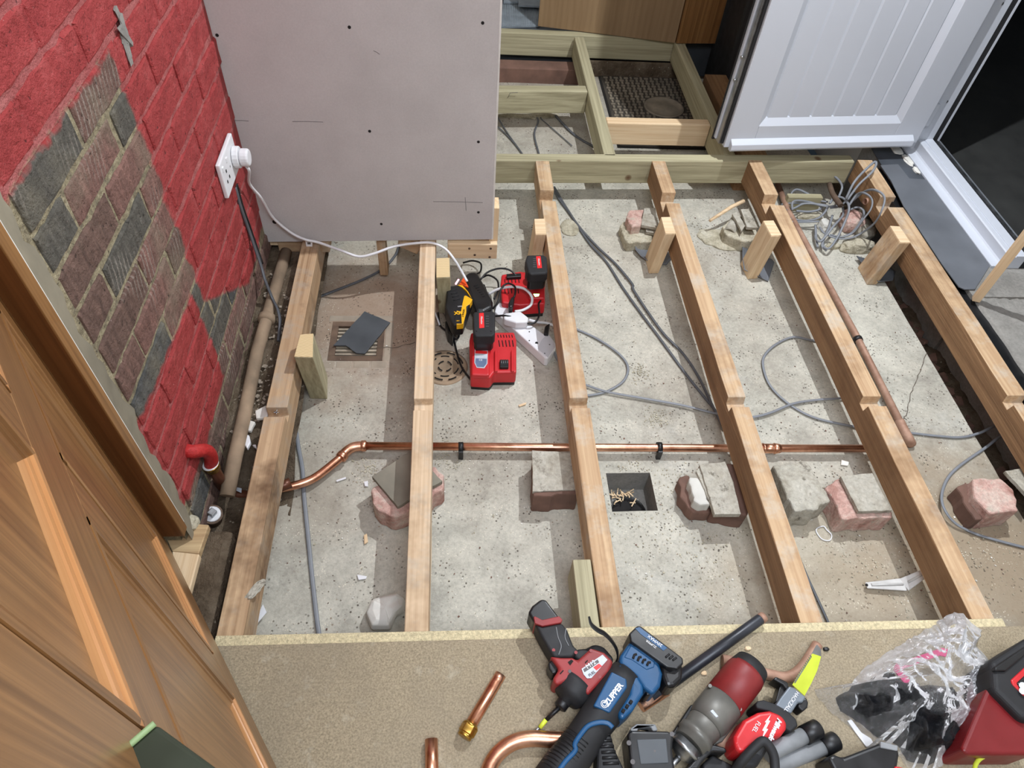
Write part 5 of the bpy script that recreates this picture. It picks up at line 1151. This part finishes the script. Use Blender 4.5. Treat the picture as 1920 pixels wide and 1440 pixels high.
axis_lathe(fp, (690,770), (575,925), .054, [(0,.036),(.2,.0365),(.55,.034),(.8,.026),(.82,.013),(1,.0125),(1.0,.009)], 26).build('gear_case', M['blackmatt'], im)
axis_lathe(fp, (592,900), (545,965), .054, [(0,.011),(.2,.0125),(.9,.0125),(1,.009)], 18).build('chuck_collar', M['black'], im)
axis_lathe(fp, (560,945), (436,1062), .050, [(0,.0048),(1,.0040)], 8, .036).build('bit_shank', M['black'], im)
axis_lathe(fp, (440,1057), (390,1120), .0365, [(0,.0043),(1,.0043)], 10, .031).build('bit_sleeve', M['neon'], im)
axis_lathe(fp, (392,1116), (352,1150), .031, [(0,.003),(.5,.003),(.7,.0042),(1,.0015)], 8, .027).build('bit_tip', M['steel'], im)
slab_at(fp, [(722,652),(888,540),(928,580),(800,726),(765,728),(738,696)], .0856, .083, 'rating_label', M['label'], im, 0)
slab_at(fp, [(735,655),(850,578),(862,600),(745,680)], .0860, .085, 'label_print', M['graphite'], im, 0)
slab_at(fp, [(815,640),(860,610),(885,630),(840,665)], .0860, .085, 'label_mark', M['labelred'], im, 0)
xd = G(*fp(888,540), .086)-G(*fp(722,652), .086)
text3d('M12', .012, G(*fp(795,618), .0864), xd, (0,0,1), M['white'], im)
text3d('FUEL', .007, G(*fp(805,690), .0862), xd, (0,0,1), M['graphite'], im)
for L in ([(645,730),(685,705),(715,760),(700,778)], [(612,600),(640,578),(658,590),(632,625)], [(748,600),(770,580),(772,590),(752,610)], [(548,690),(575,660),(580,668),(556,695)]): slab_at(fp, L, .0848, .082, 'vent_slot', M['hole_dark'], im, 0)
for a, b, zz in ((500,503,.0795),(677,522,.0795),(628,672,.085),(797,508,.085),(865,716,.084)): MB().cyl(G(*fp(a, b), zz-.002), G(*fp(a, b), zz+.0012), .0032, 10).build('case_screw', M['graphite'] if a == 628 else M['reddirty'], im)
for L in ([(520,320),(535,400),(560,470),(540,540)], [(600,330),(590,400),(620,470)]): MB().tube(smooth_path([G(*fp(a, b), .0806) for a, b in L], 5), .0008, 5).build('grip_line', M['greygrip'], im)
st = [G(*fp(a, b), z) for a, b, z in ((780,236,.11),(800,300,.105),(850,345,.10),(905,375,.095),(960,430,.085),(1000,500,.075),(1008,560,.06),(985,612,.045))]
o = MB().tube(smooth_path(st, 6), [.004+.003*min(1, k/8) for k in range(43)], 8, flat=.22, upv=(.7,-.7,.3)).build('wrist_strap', M['black'], im)
# ---- blue oscillating tool
zu = empty('multi_tool', G(*fp(900,950), DK), 'blue and black cordless power tool with a grooved grip', 'power tool')
bp = [G(*fp(a, b), .062) for a, b in ((1085,705),(1020,790),(960,880),(890,990),(820,1090),(740,1210),(640,1350),(560,1460),(480,1570))]
MB().tube(bp, [.034,.0365,.037,.036,.034,.034,.036,.0375,.037], 24, flat=1.05).build('barrel', M['blackmatt'], zu)
slab_at(fp, [(1030,545),(1105,432),(1160,430),(1335,585),(1368,690),(1350,790),(1290,860),(1215,800),(1150,705),(1020,600)], .094, .026, 'motor_head', M['blue'], zu, .014, 4)
slab_at(fp, [(1000,640),(1040,600),(1160,690),(1218,790),(1215,850),(1130,985),(1045,1065),(1005,1010),(1100,850),(1110,770),(1080,700)], .094, .03, 'blue_flank', M['blue'], zu, .010, 4)
slab_at(fp, [(960,672),(1080,732),(1085,800),(945,1002),(815,945)], .1015, .09, 'name_panel', M['blue'], zu, .003)
slab_at(fp, [(1060,560),(1110,470),(1170,470),(1305,575),(1300,640),(1240,660),(1120,580)], .0955, .09, 'vent_panel', M['blue'], zu, .002)
for k in range(4): MB().tube([G(*fp(1130+k*37, 572+k*18), .096), G(*fp(1142+k*37, 540+k*20), .096), G(*fp(1160+k*37, 536+k*22), .096)], .0024, 6).build('vent_slot', M['hole_dark'], zu)
for k in range(3): MB().tube([G(*fp(1045+k*30, 1000-k*35), .0955), G(*fp(1060+k*30, 975-k*35), .0955)], .0030, 6).build('vent_slot', M['hole_dark'], zu)
tr = [G(*fp(a, b), .1005) for a, b in ((540,1460),(600,1380),(672,1300),(668,1250),(710,1180),(775,1105),(860,1078),(930,1085),(970,1120))]
MB().tube(smooth_path(tr, 5), .0045, 8, flat=.6).build('blue_trim', M['blue'], zu)
xd = G(*fp(1040,770), .1)-G(*fp(915,940), .1)
text3d('ZUPPER', .0140, G(*fp(978,856), .1022), xd, (0,0,1), M['white'], zu, bold=.0005)
for r_ in (.0062, .0036): MB().tube([G(*fp(903,932), .1021)+Vector((r_*math.cos(t), r_*math.sin(t), 0)) for t in [2*PI*k/20 for k in range(20)]], .0008, 5, closed=True).build('emblem_ring', M['white'], zu)
for k in range(11):
    t = k/10; c_ = G(*fp(700-t*190, 1240+t*270), .062); dr = (G(*fp(560,1460),.062)-G(*fp(740,1210),.062)).normalized(); sd = dr.cross(Vector((0,0,1)))
    MB().tube([c_+sd*.036*math.cos(a)+Vector((0,0,.0385*math.sin(a))) for a in [.5+1.5*q/8 for q in range(9)]], .0010, 5).build('grip_rib', M['black'], zu)
slab_at(fp, [(1098,372),(1165,308),(1192,310),(1528,565),(1532,610),(1485,655),(1400,640),(1110,432)], .104, .03, 'battery', M['black'], zu, .006)
slab_at(fp, [(1345,600),(1420,640),(1530,600),(1525,735),(1465,790),(1400,800),(1368,720)], .092, .024, 'battery_foot', M['black'], zu, .010)
slab_at(fp, [(1148,330),(1182,322),(1402,486),(1372,508),(1190,375)], .1048, .103, 'battery_label', M['blue'], zu, 0)
xd = G(*fp(1190,350), .105)-G(*fp(1380,490), .105)
text3d('20VMAX', .0085, G(*fp(1305,430), .1052), xd, (0,0,1), M['white'], zu); text3d('ZUPPER', .0065, G(*fp(1275,455), .1046), xd, (0,0,1), M['white'], zu)
for k in range(3): MB().tube([G(*fp(1390+k*28, 560+k*12), .1045), G(*fp(1420+k*28, 535+k*14), .1045)], .002, 6).build('latch_rib', M['blackmatt'], zu)
slab_at(fp, [(1225,800),(1290,785),(1305,850),(1240,865)], .085, .03, 'release_button', M['black'], zu, .003)
# ---- pipes and offcuts
bkp = empty('painted_pipe', G(1340,1215,DK), 'black painted copper pipe offcut lying behind the blue tool', 'pipe')
axis_lathe(ft2, (1000,90), (0,810), .032, [(0,.0098),(.02,.0112),(1,.0112)], 20).build('pipe', M['blackpaint'] if 'blackpaint' in M else M['black'], bkp)
axis_lathe(ft2, (1018,78), (985,102), .032, [(0,.0085),(0,.0108),(1,.0114),(1,.009)], 20).build('cut_end', M['oldcopper'], bkp)
axis_lathe(ft2, (0,810), (-60,853), .032, [(0,.0112),(1,.0112)], 20).build('bare_end', M['oldcopper'], bkp)
o = axis_lathe(fp, (1395,825), (1195,955), .030, [(0,.0105),(1,.0105)], 18).build('copper_offcut', M['copper'], None); tag(o, 'torn copper pipe offcut under the blue tool battery', 'pipe')
cs_ = empty('copper_stub', G(905,1320,DK), 'straight copper stub with a brass compression nut', 'pipe')
axis_lathe(f8, (896,915), (712,1225), .032, [(0,.0085),(0,.0112),(.1,.0112),(.12,.0106),(.16,.0112),(1,.0112)], 22).build('pipe', M['copper'], cs_)
A = G(*f8(728,1200), .034); B = G(*f8(695,1258), .034); dv = (B-A); MB().lathe(A, dv, [(0,.011),(.001,.0165),(dv.length*.8,.0165),(dv.length*.85,.014),(dv.length,.014)], 6).build('brass_nut', M['brass'], cs_, .001)
MB().lathe(A-dv*.18, dv, [(0,.0125),(.004,.0155),(.006,.0155)], 20).build('olive_ring', M['brass'], cs_)
MB().lathe(A+dv*.95, dv, [(0,.014),(.004,.0135),(.0045,.010)], 20).build('thread_end', M['brass'], cs_)
o = axis_lathe(f8, (506,1278), (512,1560), .032, [(0,.0095),(.002,.0118),(1,.0118)], 22).build('copper_stub', M['copper'], None); tag(o, 'short copper stub pointing away at the bottom edge', 'pipe')
pb_ = smooth_path([G(*f8(a, b), .035) for a, b in ((1330,1283),(1200,1281),(1060,1275),(960,1300),(880,1360),(832,1440),(815,1540))], 6)
o = MB().tube(pb_, .0142, 20).build('copper_bend', M['copper'], None); tag(o, 'bent copper pipe curving out from under the blue tool grip', 'pipe')
# ---- red and grey rotary drill
dr_ = empty('rotary_drill', G(*ft2(600,850), DK), 'dusty red and grey drill with a metal chuck', 'drill')
zc_ = .064
axis_lathe(ft2, (925,500), (845,600), zc_, [(0,.020),(.15,.033),(.9,.0375),(1,.037)], 28).build('rear_cap', M['blackmatt'], dr_)
axis_lathe(ft2, (862,580), (650,845), zc_, [(0,.037),(.1,.0385),(1,.0385)], 28).build('red_shell', M['reddirty'], dr_)
axis_lathe(ft2, (650,845), (490,1045), zc_, [(0,.0380),(.75,.0375),(1,.033)], 28).build('grey_shell', M['greytool'], dr_)
axis_lathe(ft2, (495,1040), (345,1225), zc_, [(0,.032),(.1,.033),(.5,.030),(.52,.034),(.75,.034),(.77,.031),(1,.030)], 28).build('gear_collar', M['greytool'], dr_)
axis_lathe(ft2, (350,1220), (250,1345), zc_, [(0,.027),(.3,.027),(.32,.029),(.5,.029),(.52,.025),(.8,.022),(1,.008)], 24, zc_-.008).build('chuck', M['steel'], dr_)
axis_lathe(ft2, (255,1340), (150,1460), zc_-.008, [(0,.006),(1,.0055)], 10, zc_-.02).build('bit', M['steel'], dr_)
slab_at(ft2, [(180,1140),(400,865),(395,900),(230,1130),(210,1160)], .052, .03, 'side_clip', M['black'], dr_, .004)
slab_at(ft2, [(770,960),(860,930),(800,1000),(650,1200),(560,1240),(600,1180)], .05, DK, 'lower_rail', M['greytool'], dr_, .006)
slab_at(ft2, [(535,925),(560,912),(612,975),(590,985)], .1018, .098, 'raised_mark', M['label'], dr_, .001)
for a, b in ((640,640),(535,700),(805,910)): MB().cyl(G(*ft2(a, b), .080), G(*ft2(a, b), .088), .0035, 10).build('case_screw', M['greytool'], dr_)
o = axis_lathe(ft2, (645,475), (790,500), .033, [(0,.0085),(0,.0125),(1,.0125)], 18).build('copper_offcut', M['oldcopper'], None); tag(o, 'dull copper offcut poking out behind the red drill', 'pipe')
o = axis_lathe(ft2, (760,1060), (600,1260), .031, [(0,.0105),(1,.0105)], 18).build('copper_offcut', M['oldcopper'], None); tag(o, 'copper offcut lying between the red drill and the red saw', 'pipe')
pb2 = smooth_path([G(*ft2(a, b), .032) for a, b in ((1000,585),(1100,608),(1200,625),(1290,600),(1370,530),(1440,430),(1500,330))], 6)
o = MB().tube(pb2, .0108, 18).build('copper_bend', M['oldcopper'], None); tag(o, 'dull bent copper pipe behind the yellow saw blade', 'pipe')
# ---- red reciprocating saw with a neon blade
hs = empty('reciprocating_saw', G(*ft2(1000,1100), DK), 'red one-handed saw with a grey shoe and a neon yellow blade', 'saw')
def sloped(conv, L, zf, th, name, mat, bev=0):
    q = [G(*conv(a, b), zf(a, b)) for a, b in L]; return MB().prism(q, (0,0,-th)).build(name, mat, hs, bev)
zbl = lambda a, b: .075+.00012*(700-b)
sloped(ft2, [(1275,690),(1330,600),(1440,430),(1455,410),(1535,435),(1500,560),(1450,670),(1385,790)], zbl, .0016, 'blade', M['neon'])
teeth = [(1440,430),(1490,335),(1500,330),(1532,372),(1535,437),(1455,412)]
sloped(ft2, teeth, zbl, .0016, 'blade_tip', M['steel'])
tl = []
for k in range(15):
    t = k/14; a, b = 1290+(1440-1290)*t, 665-(665-430)*t; tl += [(a-6, b-8), (a+10, b+4)]
sloped(ft2, tl+[(1450,440),(1300,680)], lambda a, b: zbl(a, b)+.0004, .0014, 'blade_teeth', M['steel'])
slab_at(ft2, [(1125,872),(1180,790),(1250,700),(1290,715),(1400,800),(1370,850),(1330,850),(1265,950)], .084, .05, 'shoe', M['shoegrey'] if 'shoegrey' in M else M['greygrip'], hs, .003)
slab_at(ft2, [(1100,640),(1130,615),(1235,665),(1250,715),(1225,735),(1190,690)], .078, .045, 'shoe_hook', M['black'], hs, .003)
slab_at(ft2, [(1330,850),(1400,800),(1422,850),(1415,895),(1372,932),(1325,890)], .078, .045, 'shoe_hook', M['black'], hs, .003)
slab_at(ft2, [(1165,690),(1230,720),(1150,840),(1120,850)], .070, .04, 'shoe_arm', M['black'], hs, .002)
xd = G(*ft2(1225,900), .085)-G(*ft2(1300,785), .085)
text3d('HACKZALL', .0095, G(*ft2(1268,842), .0846), xd, (0,0,1), M['white'], hs)
slab_at(ft2, [(942,870),(960,835),(1020,825),(1180,880),(1310,995),(1328,1060),(1265,1115),(1220,1090),(1080,930),(960,905)], .083, .024, 'collar', M['blackmatt'], hs, .010, 4)
slab_at(ft2, [(755,1150),(840,1005),(970,935),(1075,920),(1180,960),(1235,1030),(1225,1090),(1180,1150),(1010,1190),(850,1305),(790,1300),(750,1220)], .094, .022, 'housing', M['red'], hs, .012, 4)
slab_at(ft2, [(820,1290),(1000,1190),(1080,1240),(960,1440),(800,1440)], .080, .022, 'grip', M['blackmatt'], hs, .014, 4)
xd = G(*ft2(1060,1215), .095)-G(*ft2(1160,990), .095)
text3d('Milwaukee', .0125, G(*ft2(1160,1000), .0946), xd, (0,0,1), M['white'], hs, shear=.25, bold=.0005, align='LEFT')
slab_at(ft2, [(1083,958),(1060,1010),(1076,1016),(1040,1085),(1058,1090),(1000,1182),(1022,1108),(1004,1102),(1042,1030),(1028,1026)], .0948, .093, 'lightning_bolt', M['white'], hs, 0)
xd = G(*ft2(930,1110), .095)-G(*ft2(975,1025), .095); text3d('FUEL', .0105, G(*ft2(950,1070), .0948), xd, (0,0,1), M['white'], hs)
# ---- two-grip cutter
gc = empty('pipe_cutter', G(*ft2(1300,1280), DK), 'cutter with two grey handles and black end caps', 'cutter')
for a, b, c, z in (((1040,1320),(1385,1145),(1512,1080),.060), ((1120,1420),(1552,1252),(1672,1190),.045)):
    axis_lathe(ft2, a, b, z, [(0,.0145),(1,.0145)], 22).build('handle', M['greygrip'], gc)
    axis_lathe(ft2, b, c, z, [(-.06,.0148),(-.05,.0172),(.93,.0172),(1,.0150)], 22).build('end_cap', M['black'], gc)
slab_at(ft2, [(1130,1370),(1240,1300),(1250,1330),(1140,1400)], .045, .028, 'pivot_bar', M['reddirty'], gc, .002)
lp = smooth_path([G(*ft2(a, b), z) for a, b, z in ((760,1470,.07),(830,1370,.09),(930,1260,.105),(1010,1200,.112),(1070,1250,.11),(1110,1340,.105),(1120,1470,.10))], 6)
o = MB().tube(lp, .0085, 12).build('belt_loop', M['blackmatt'], None); tag(o, 'black rubber loop in front of the red saw grip', 'loop')
o = slab_at(ft2, [(320,1450),(420,1330),(560,1225),(680,1255),(690,1300),(560,1290),(470,1380),(430,1450)], .074, DK, 'black_grip', M['black'], None, .012, 4); tag(o, 'curved black grip in front of the drill at the bottom edge', 'grip')
o = slab_at(ft2, [(470,1400),(560,1320),(760,1420),(780,1470),(470,1470)], .05, DK, 'black_grip', M['blackmatt'], None, .01, 4); tag(o, 'low black grip between drill and loop at the bottom edge', 'grip')
# ---- black laser level
ll = empty('laser_level', G(*fp(1250,1300), DK), 'black laser level with a square screwed cover beside the drill chuck', 'laser level')
slab_at(fp, [(1085,1165),(1120,1140),(1420,1145),(1455,1180),(1445,1300),(1470,1480),(1120,1480)], .082, DK, 'body', M['black'], ll, .008)
slab_at(fp, [(1160,1212),(1395,1205),(1415,1400),(1190,1410)], .0836, .08, 'cover', M['darkslate'], ll, .002)
slab_at(fp, [(1110,1125),(1160,1088),(1310,1090),(1330,1140),(1290,1150),(1270,1110),(1175,1112),(1165,1150),(1115,1150)], .070, .045, 'bracket', M['greygrip'], ll, .003)
slab_at(fp, [(1435,1170),(1590,935),(1622,930),(1610,975),(1480,1190)], .060, .03, 'lever', M['black'], ll, .004)
slab_at(fp, [(868,1135),(950,1140),(990,1290),(1060,1440),(1060,1480),(840,1480),(850,1300)], .074, DK, 'side_knob', M['blackmatt'], ll, .008)
for k in range(6): MB().tube([G(*fp(862+k*6,1180+k*45), .0745), G(*fp(950+k*14,1175+k*45), .0745)], .0026, 6).build('knob_rib', M['black'], ll)
for a, b in ((1098,1240),(1128,1390),(1440,1170)): MB().cyl(G(*fp(a, b), .081), G(*fp(a, b), .0835), .0042, 12).build('screw_head', M['graphite'], ll)
MB().cyl(G(*fp(1303,1305), .0835), G(*fp(1303,1305), .0842), .0022, 10).build('pin', M['graphite'], ll)
o = MB().tube([G(*fp(755,1425), .03), G(*fp(770,1470), .03)], .004, 8).build('neon_marker', M['neon'], None); tag(o, 'neon green pencil tip between the blue grip and the laser level', 'marker')
# ---- right-hand black tool, red case, round black thing
sg = empty('staple_gun', G(*ft3(500,1380), DK), 'angular black tool with a grey front plate in front of the plastic bag', 'tool')
slab_at(ft3, [(145,1350),(190,1318),(275,1350),(590,1228),(738,1262),(752,1330),(735,1440),(700,1500),(220,1500)], .088, DK, 'body', M['black'], sg, .006)
slab_at(ft3, [(590,1213),(738,1250),(736,1296),(590,1268)], .0905, .075, 'front_plate', M['greygrip'], sg, .002)
slab_at(ft3, [(715,1420),(800,1440),(800,1500),(690,1500)], .092, .05, 'red_panel', M['red'], sg, .003)
rc_ = empty('red_case', G(*ft3(1650,1100), DK), 'red and black tool case at the right edge behind the plastic bag', 'case')
slab_at(ft3, [(1490,760),(1560,750),(1830,1000),(1900,1050),(1900,1330),(1330,1330),(1270,1280)], .105, DK, 'red_shell', M['casered'] if 'casered' in M else M['red'], rc_, .012, 4)
slab_at(ft3, [(1510,540),(1820,340),(1900,320),(1900,1050),(1800,1030),(1540,770),(1530,600)], .125, DK, 'black_shell', M['blackmatt'], rc_, .012, 4)
slab_at(ft3, [(1550,590),(1800,420),(1850,400),(1850,450),(1650,620),(1560,620)], .132, .11, 'carry_bar', M['black'], rc_, .006, 4)
slab_at(ft3, [(1690,695),(1810,585),(1900,560),(1900,850),(1800,830),(1700,730)], .1275, .11, 'red_plate', M['red'], rc_, .003)
slab_at(ft3, [(1740,720),(1810,655),(1900,640),(1900,790),(1790,800)], .130, .12, 'control_panel', M['black'], rc_, .003)
for a, b in ((1790,745),(1790,790)): MB().cyl(G(*ft3(a, b), .129), G(*ft3(a, b), .134), .006, 12).build('knob', M['steel'], rc_)
kb = empty('knee_pad', G(*ft3(1620,1400), DK), 'domed black pad with a yellow rim at the bottom right corner', 'pad')
kd = blob('dome', G(*ft3(1670,1475), .078), (.068, .04, .05), M['black'], kb, 71, .06, sub=3); kd.parent = kb
for p in kd.data.polygons: p.use_smooth = True
MB().tube(smooth_path([G(*ft3(a, b), .075) for a, b in ((1380,1480),(1392,1410),(1430,1360),(1490,1330))], 5), .004, 8).build('yellow_rim', M['neon'], kb)
# ---- clear plastic bag with black packaging inside
def film(P, z0, Hh, seed, K=22, amp=.02, p_=2.2, sharp=.5):
    n = len(P); c = sum(P, Vector())/n; V = []; Fs = []
    for k in range(K+1):
        r = 1-k/K
        for i in range(n):
            q = c.lerp(P[i], max(r, .012)); h = Hh*(1-r**p_)
            a = 1-abs(noise.noise(Vector((q.x*14+seed, q.y*14, seed)))); b = 1-abs(noise.noise(Vector((q.x*38, q.y*38+seed, seed))))
            h = h*(.55+.45*a)+amp*min(1, 4*(1-r))*(a*sharp+b*b*.5-.3); V.append((q.x, q.y, z0+max(h, .0005)))
    for k in range(K):
        for i in range(n): j = (i+1) % n; Fs.append((k*n+i, k*n+j, (k+1)*n+j, (k+1)*n+i))
    Fs.append(tuple(K*n+i for i in range(n))); Fs.append(tuple(range(n-1, -1, -1)))
    return MB().add(V, Fs, False)
def dense(L, conv, z, step=.012, rough=.002, seed=0):
    P = outl(conv, L, z); Q = []; rg = random.Random(seed)
    for i in range(len(P)):
        a, b = P[i], P[(i+1) % len(P)]; m_ = max(1, int((b-a).length/step))
        for k in range(m_): Q.append(a.lerp(b, k/m_)+Vector((rg.uniform(-rough, rough), rg.uniform(-rough, rough), 0)))
    return Q
nb = NT('clear_film'); tb = nb.n('BsdfTransparent'); tb.inputs[0].default_value = (.97, .97, .97, 1); gl = nb.n('BsdfGlossy'); gl.inputs['Roughness'].default_value = .16
df = nb.n('BsdfDiffuse'); df.inputs[0].default_value = (.85, .85, .87, 1); tr_ = nb.n('BsdfTranslucent'); tr_.inputs[0].default_value = (.85, .85, .87, 1)
m1 = nb.n('MixShader'); m1.inputs[0].default_value = .3; nb.t.links.new(gl.outputs[0], m1.inputs[1]); nb.t.links.new(df.outputs[0], m1.inputs[2])
fr_ = nb.n('Fresnel'); fr_.inputs[0].default_value = 1.45; fac = nb.math('ADD', nb.math('MULTIPLY', fr_.outputs[0], .9), .07)
m2 = nb.n('MixShader'); nb.set(m2.inputs[0], fac); nb.t.links.new(tb.outputs[0], m2.inputs[1]); nb.t.links.new(m1.outputs[0], m2.inputs[2]); nb.t.links.new(m2.outputs[0], nb.o.inputs[0])
bm_ = nb.n('Bump'); nb.set(bm_.inputs['Height'], nb.noise(nb.coord(), 60, 5, .7, 1.5)); bm_.inputs['Strength'].default_value = .8; bm_.inputs['Distance'].default_value = .01
for sh in (gl, df): nb.t.links.new(bm_.outputs[0], sh.inputs['Normal'])
M['film'] = nb.m
n_ = NT('crumpled_black_film'); n_.P(Base_Color=(*C(26, 28, 34), 1), Roughness=.2, Specular_IOR_Level=1.0); n_.bump(n_.noise(n_.coord(), 75, 6, .75, 2.5), 1, .03); M['blackfilm'] = n_.m
M['magenta'] = plain('magenta_plastic', C(190, 60, 110), .5, var=.1)
bgP = [(40,775),(110,765),(200,770),(330,740),(390,660),(510,555),(720,420),(900,310),(1060,220),(1150,150),(1220,122),(1290,130),(1370,210),(1450,270),(1400,400),(1480,480),(1535,575),(1540,650),(1490,780),(1660,900),(1650,965),(1500,1060),(1400,1140),(1340,1200),(1200,1350),(1050,1470),(820,1420),(760,1350),(640,1290),(480,1260),(380,1130),(300,1060),(160,950),(80,860)]
bag = empty('plastic_bag', G(*ft3(800,850), DK), 'crumpled clear plastic bag holding black packaging', 'plastic bag')
film(dense(bgP, ft3, DK+.005, .007, seed=3), DK+.001, .075, 4.3, 44, .022).build('clear_film', M['film'], bag)
pk = film(dense([(215,850),(330,770),(420,660),(520,600),(600,690),(760,700),(900,760),(1000,740),(1200,760),(1310,960),(1360,1180),(1180,1340),(1000,1420),(820,1380),(740,1250),(560,1180),(420,1060),(260,950)], ft3, DK+.004, .006, seed=5), DK+.0006, .058, 9.1, 40, .036).build('black_packaging', M['blackfilm'], None); tag(pk, 'crumpled black packaging inside the clear plastic bag', 'packaging')
mg = empty('magenta_card', G(*ft3(900,580), DK+.05), 'magenta-edged card showing through the plastic bag', 'card')
for L in ([(700,600),(720,560),(1110,425),(1160,440),(1140,500),(1090,490),(760,610)], [(700,610),(770,600),(860,730),(810,745)]): slab_at(ft3, L, DK+.036, DK+.033, 'edge_strip', M['magenta'], mg, 0)
wr = slab_at(ft3, [(310,1040),(345,1030),(430,1140),(510,1190),(540,1245),(470,1260),(380,1140)], DK+.003, DK, 'white_wrapper', M['white'], None, .001); tag(wr, 'white wrapper edge under the plastic bag', 'wrapper')
# crumbs on the deck
for k, (x, y, mt, lb) in enumerate(((1402,1216,'fresh_x','small yellow crumb on the chipboard beside the black pipe'), (1549,1217,'black','small black crumb on the chipboard near the saw blade'), (1320,1262,'fresh_x','curled wood shaving on the chipboard beside the black pipe'))):
    o = blob('floor_crumb', G(x, y, DK+.002), (.006, .004, .003), M[mt], None, 80+k, .4); tag(o, lb, 'crumb')
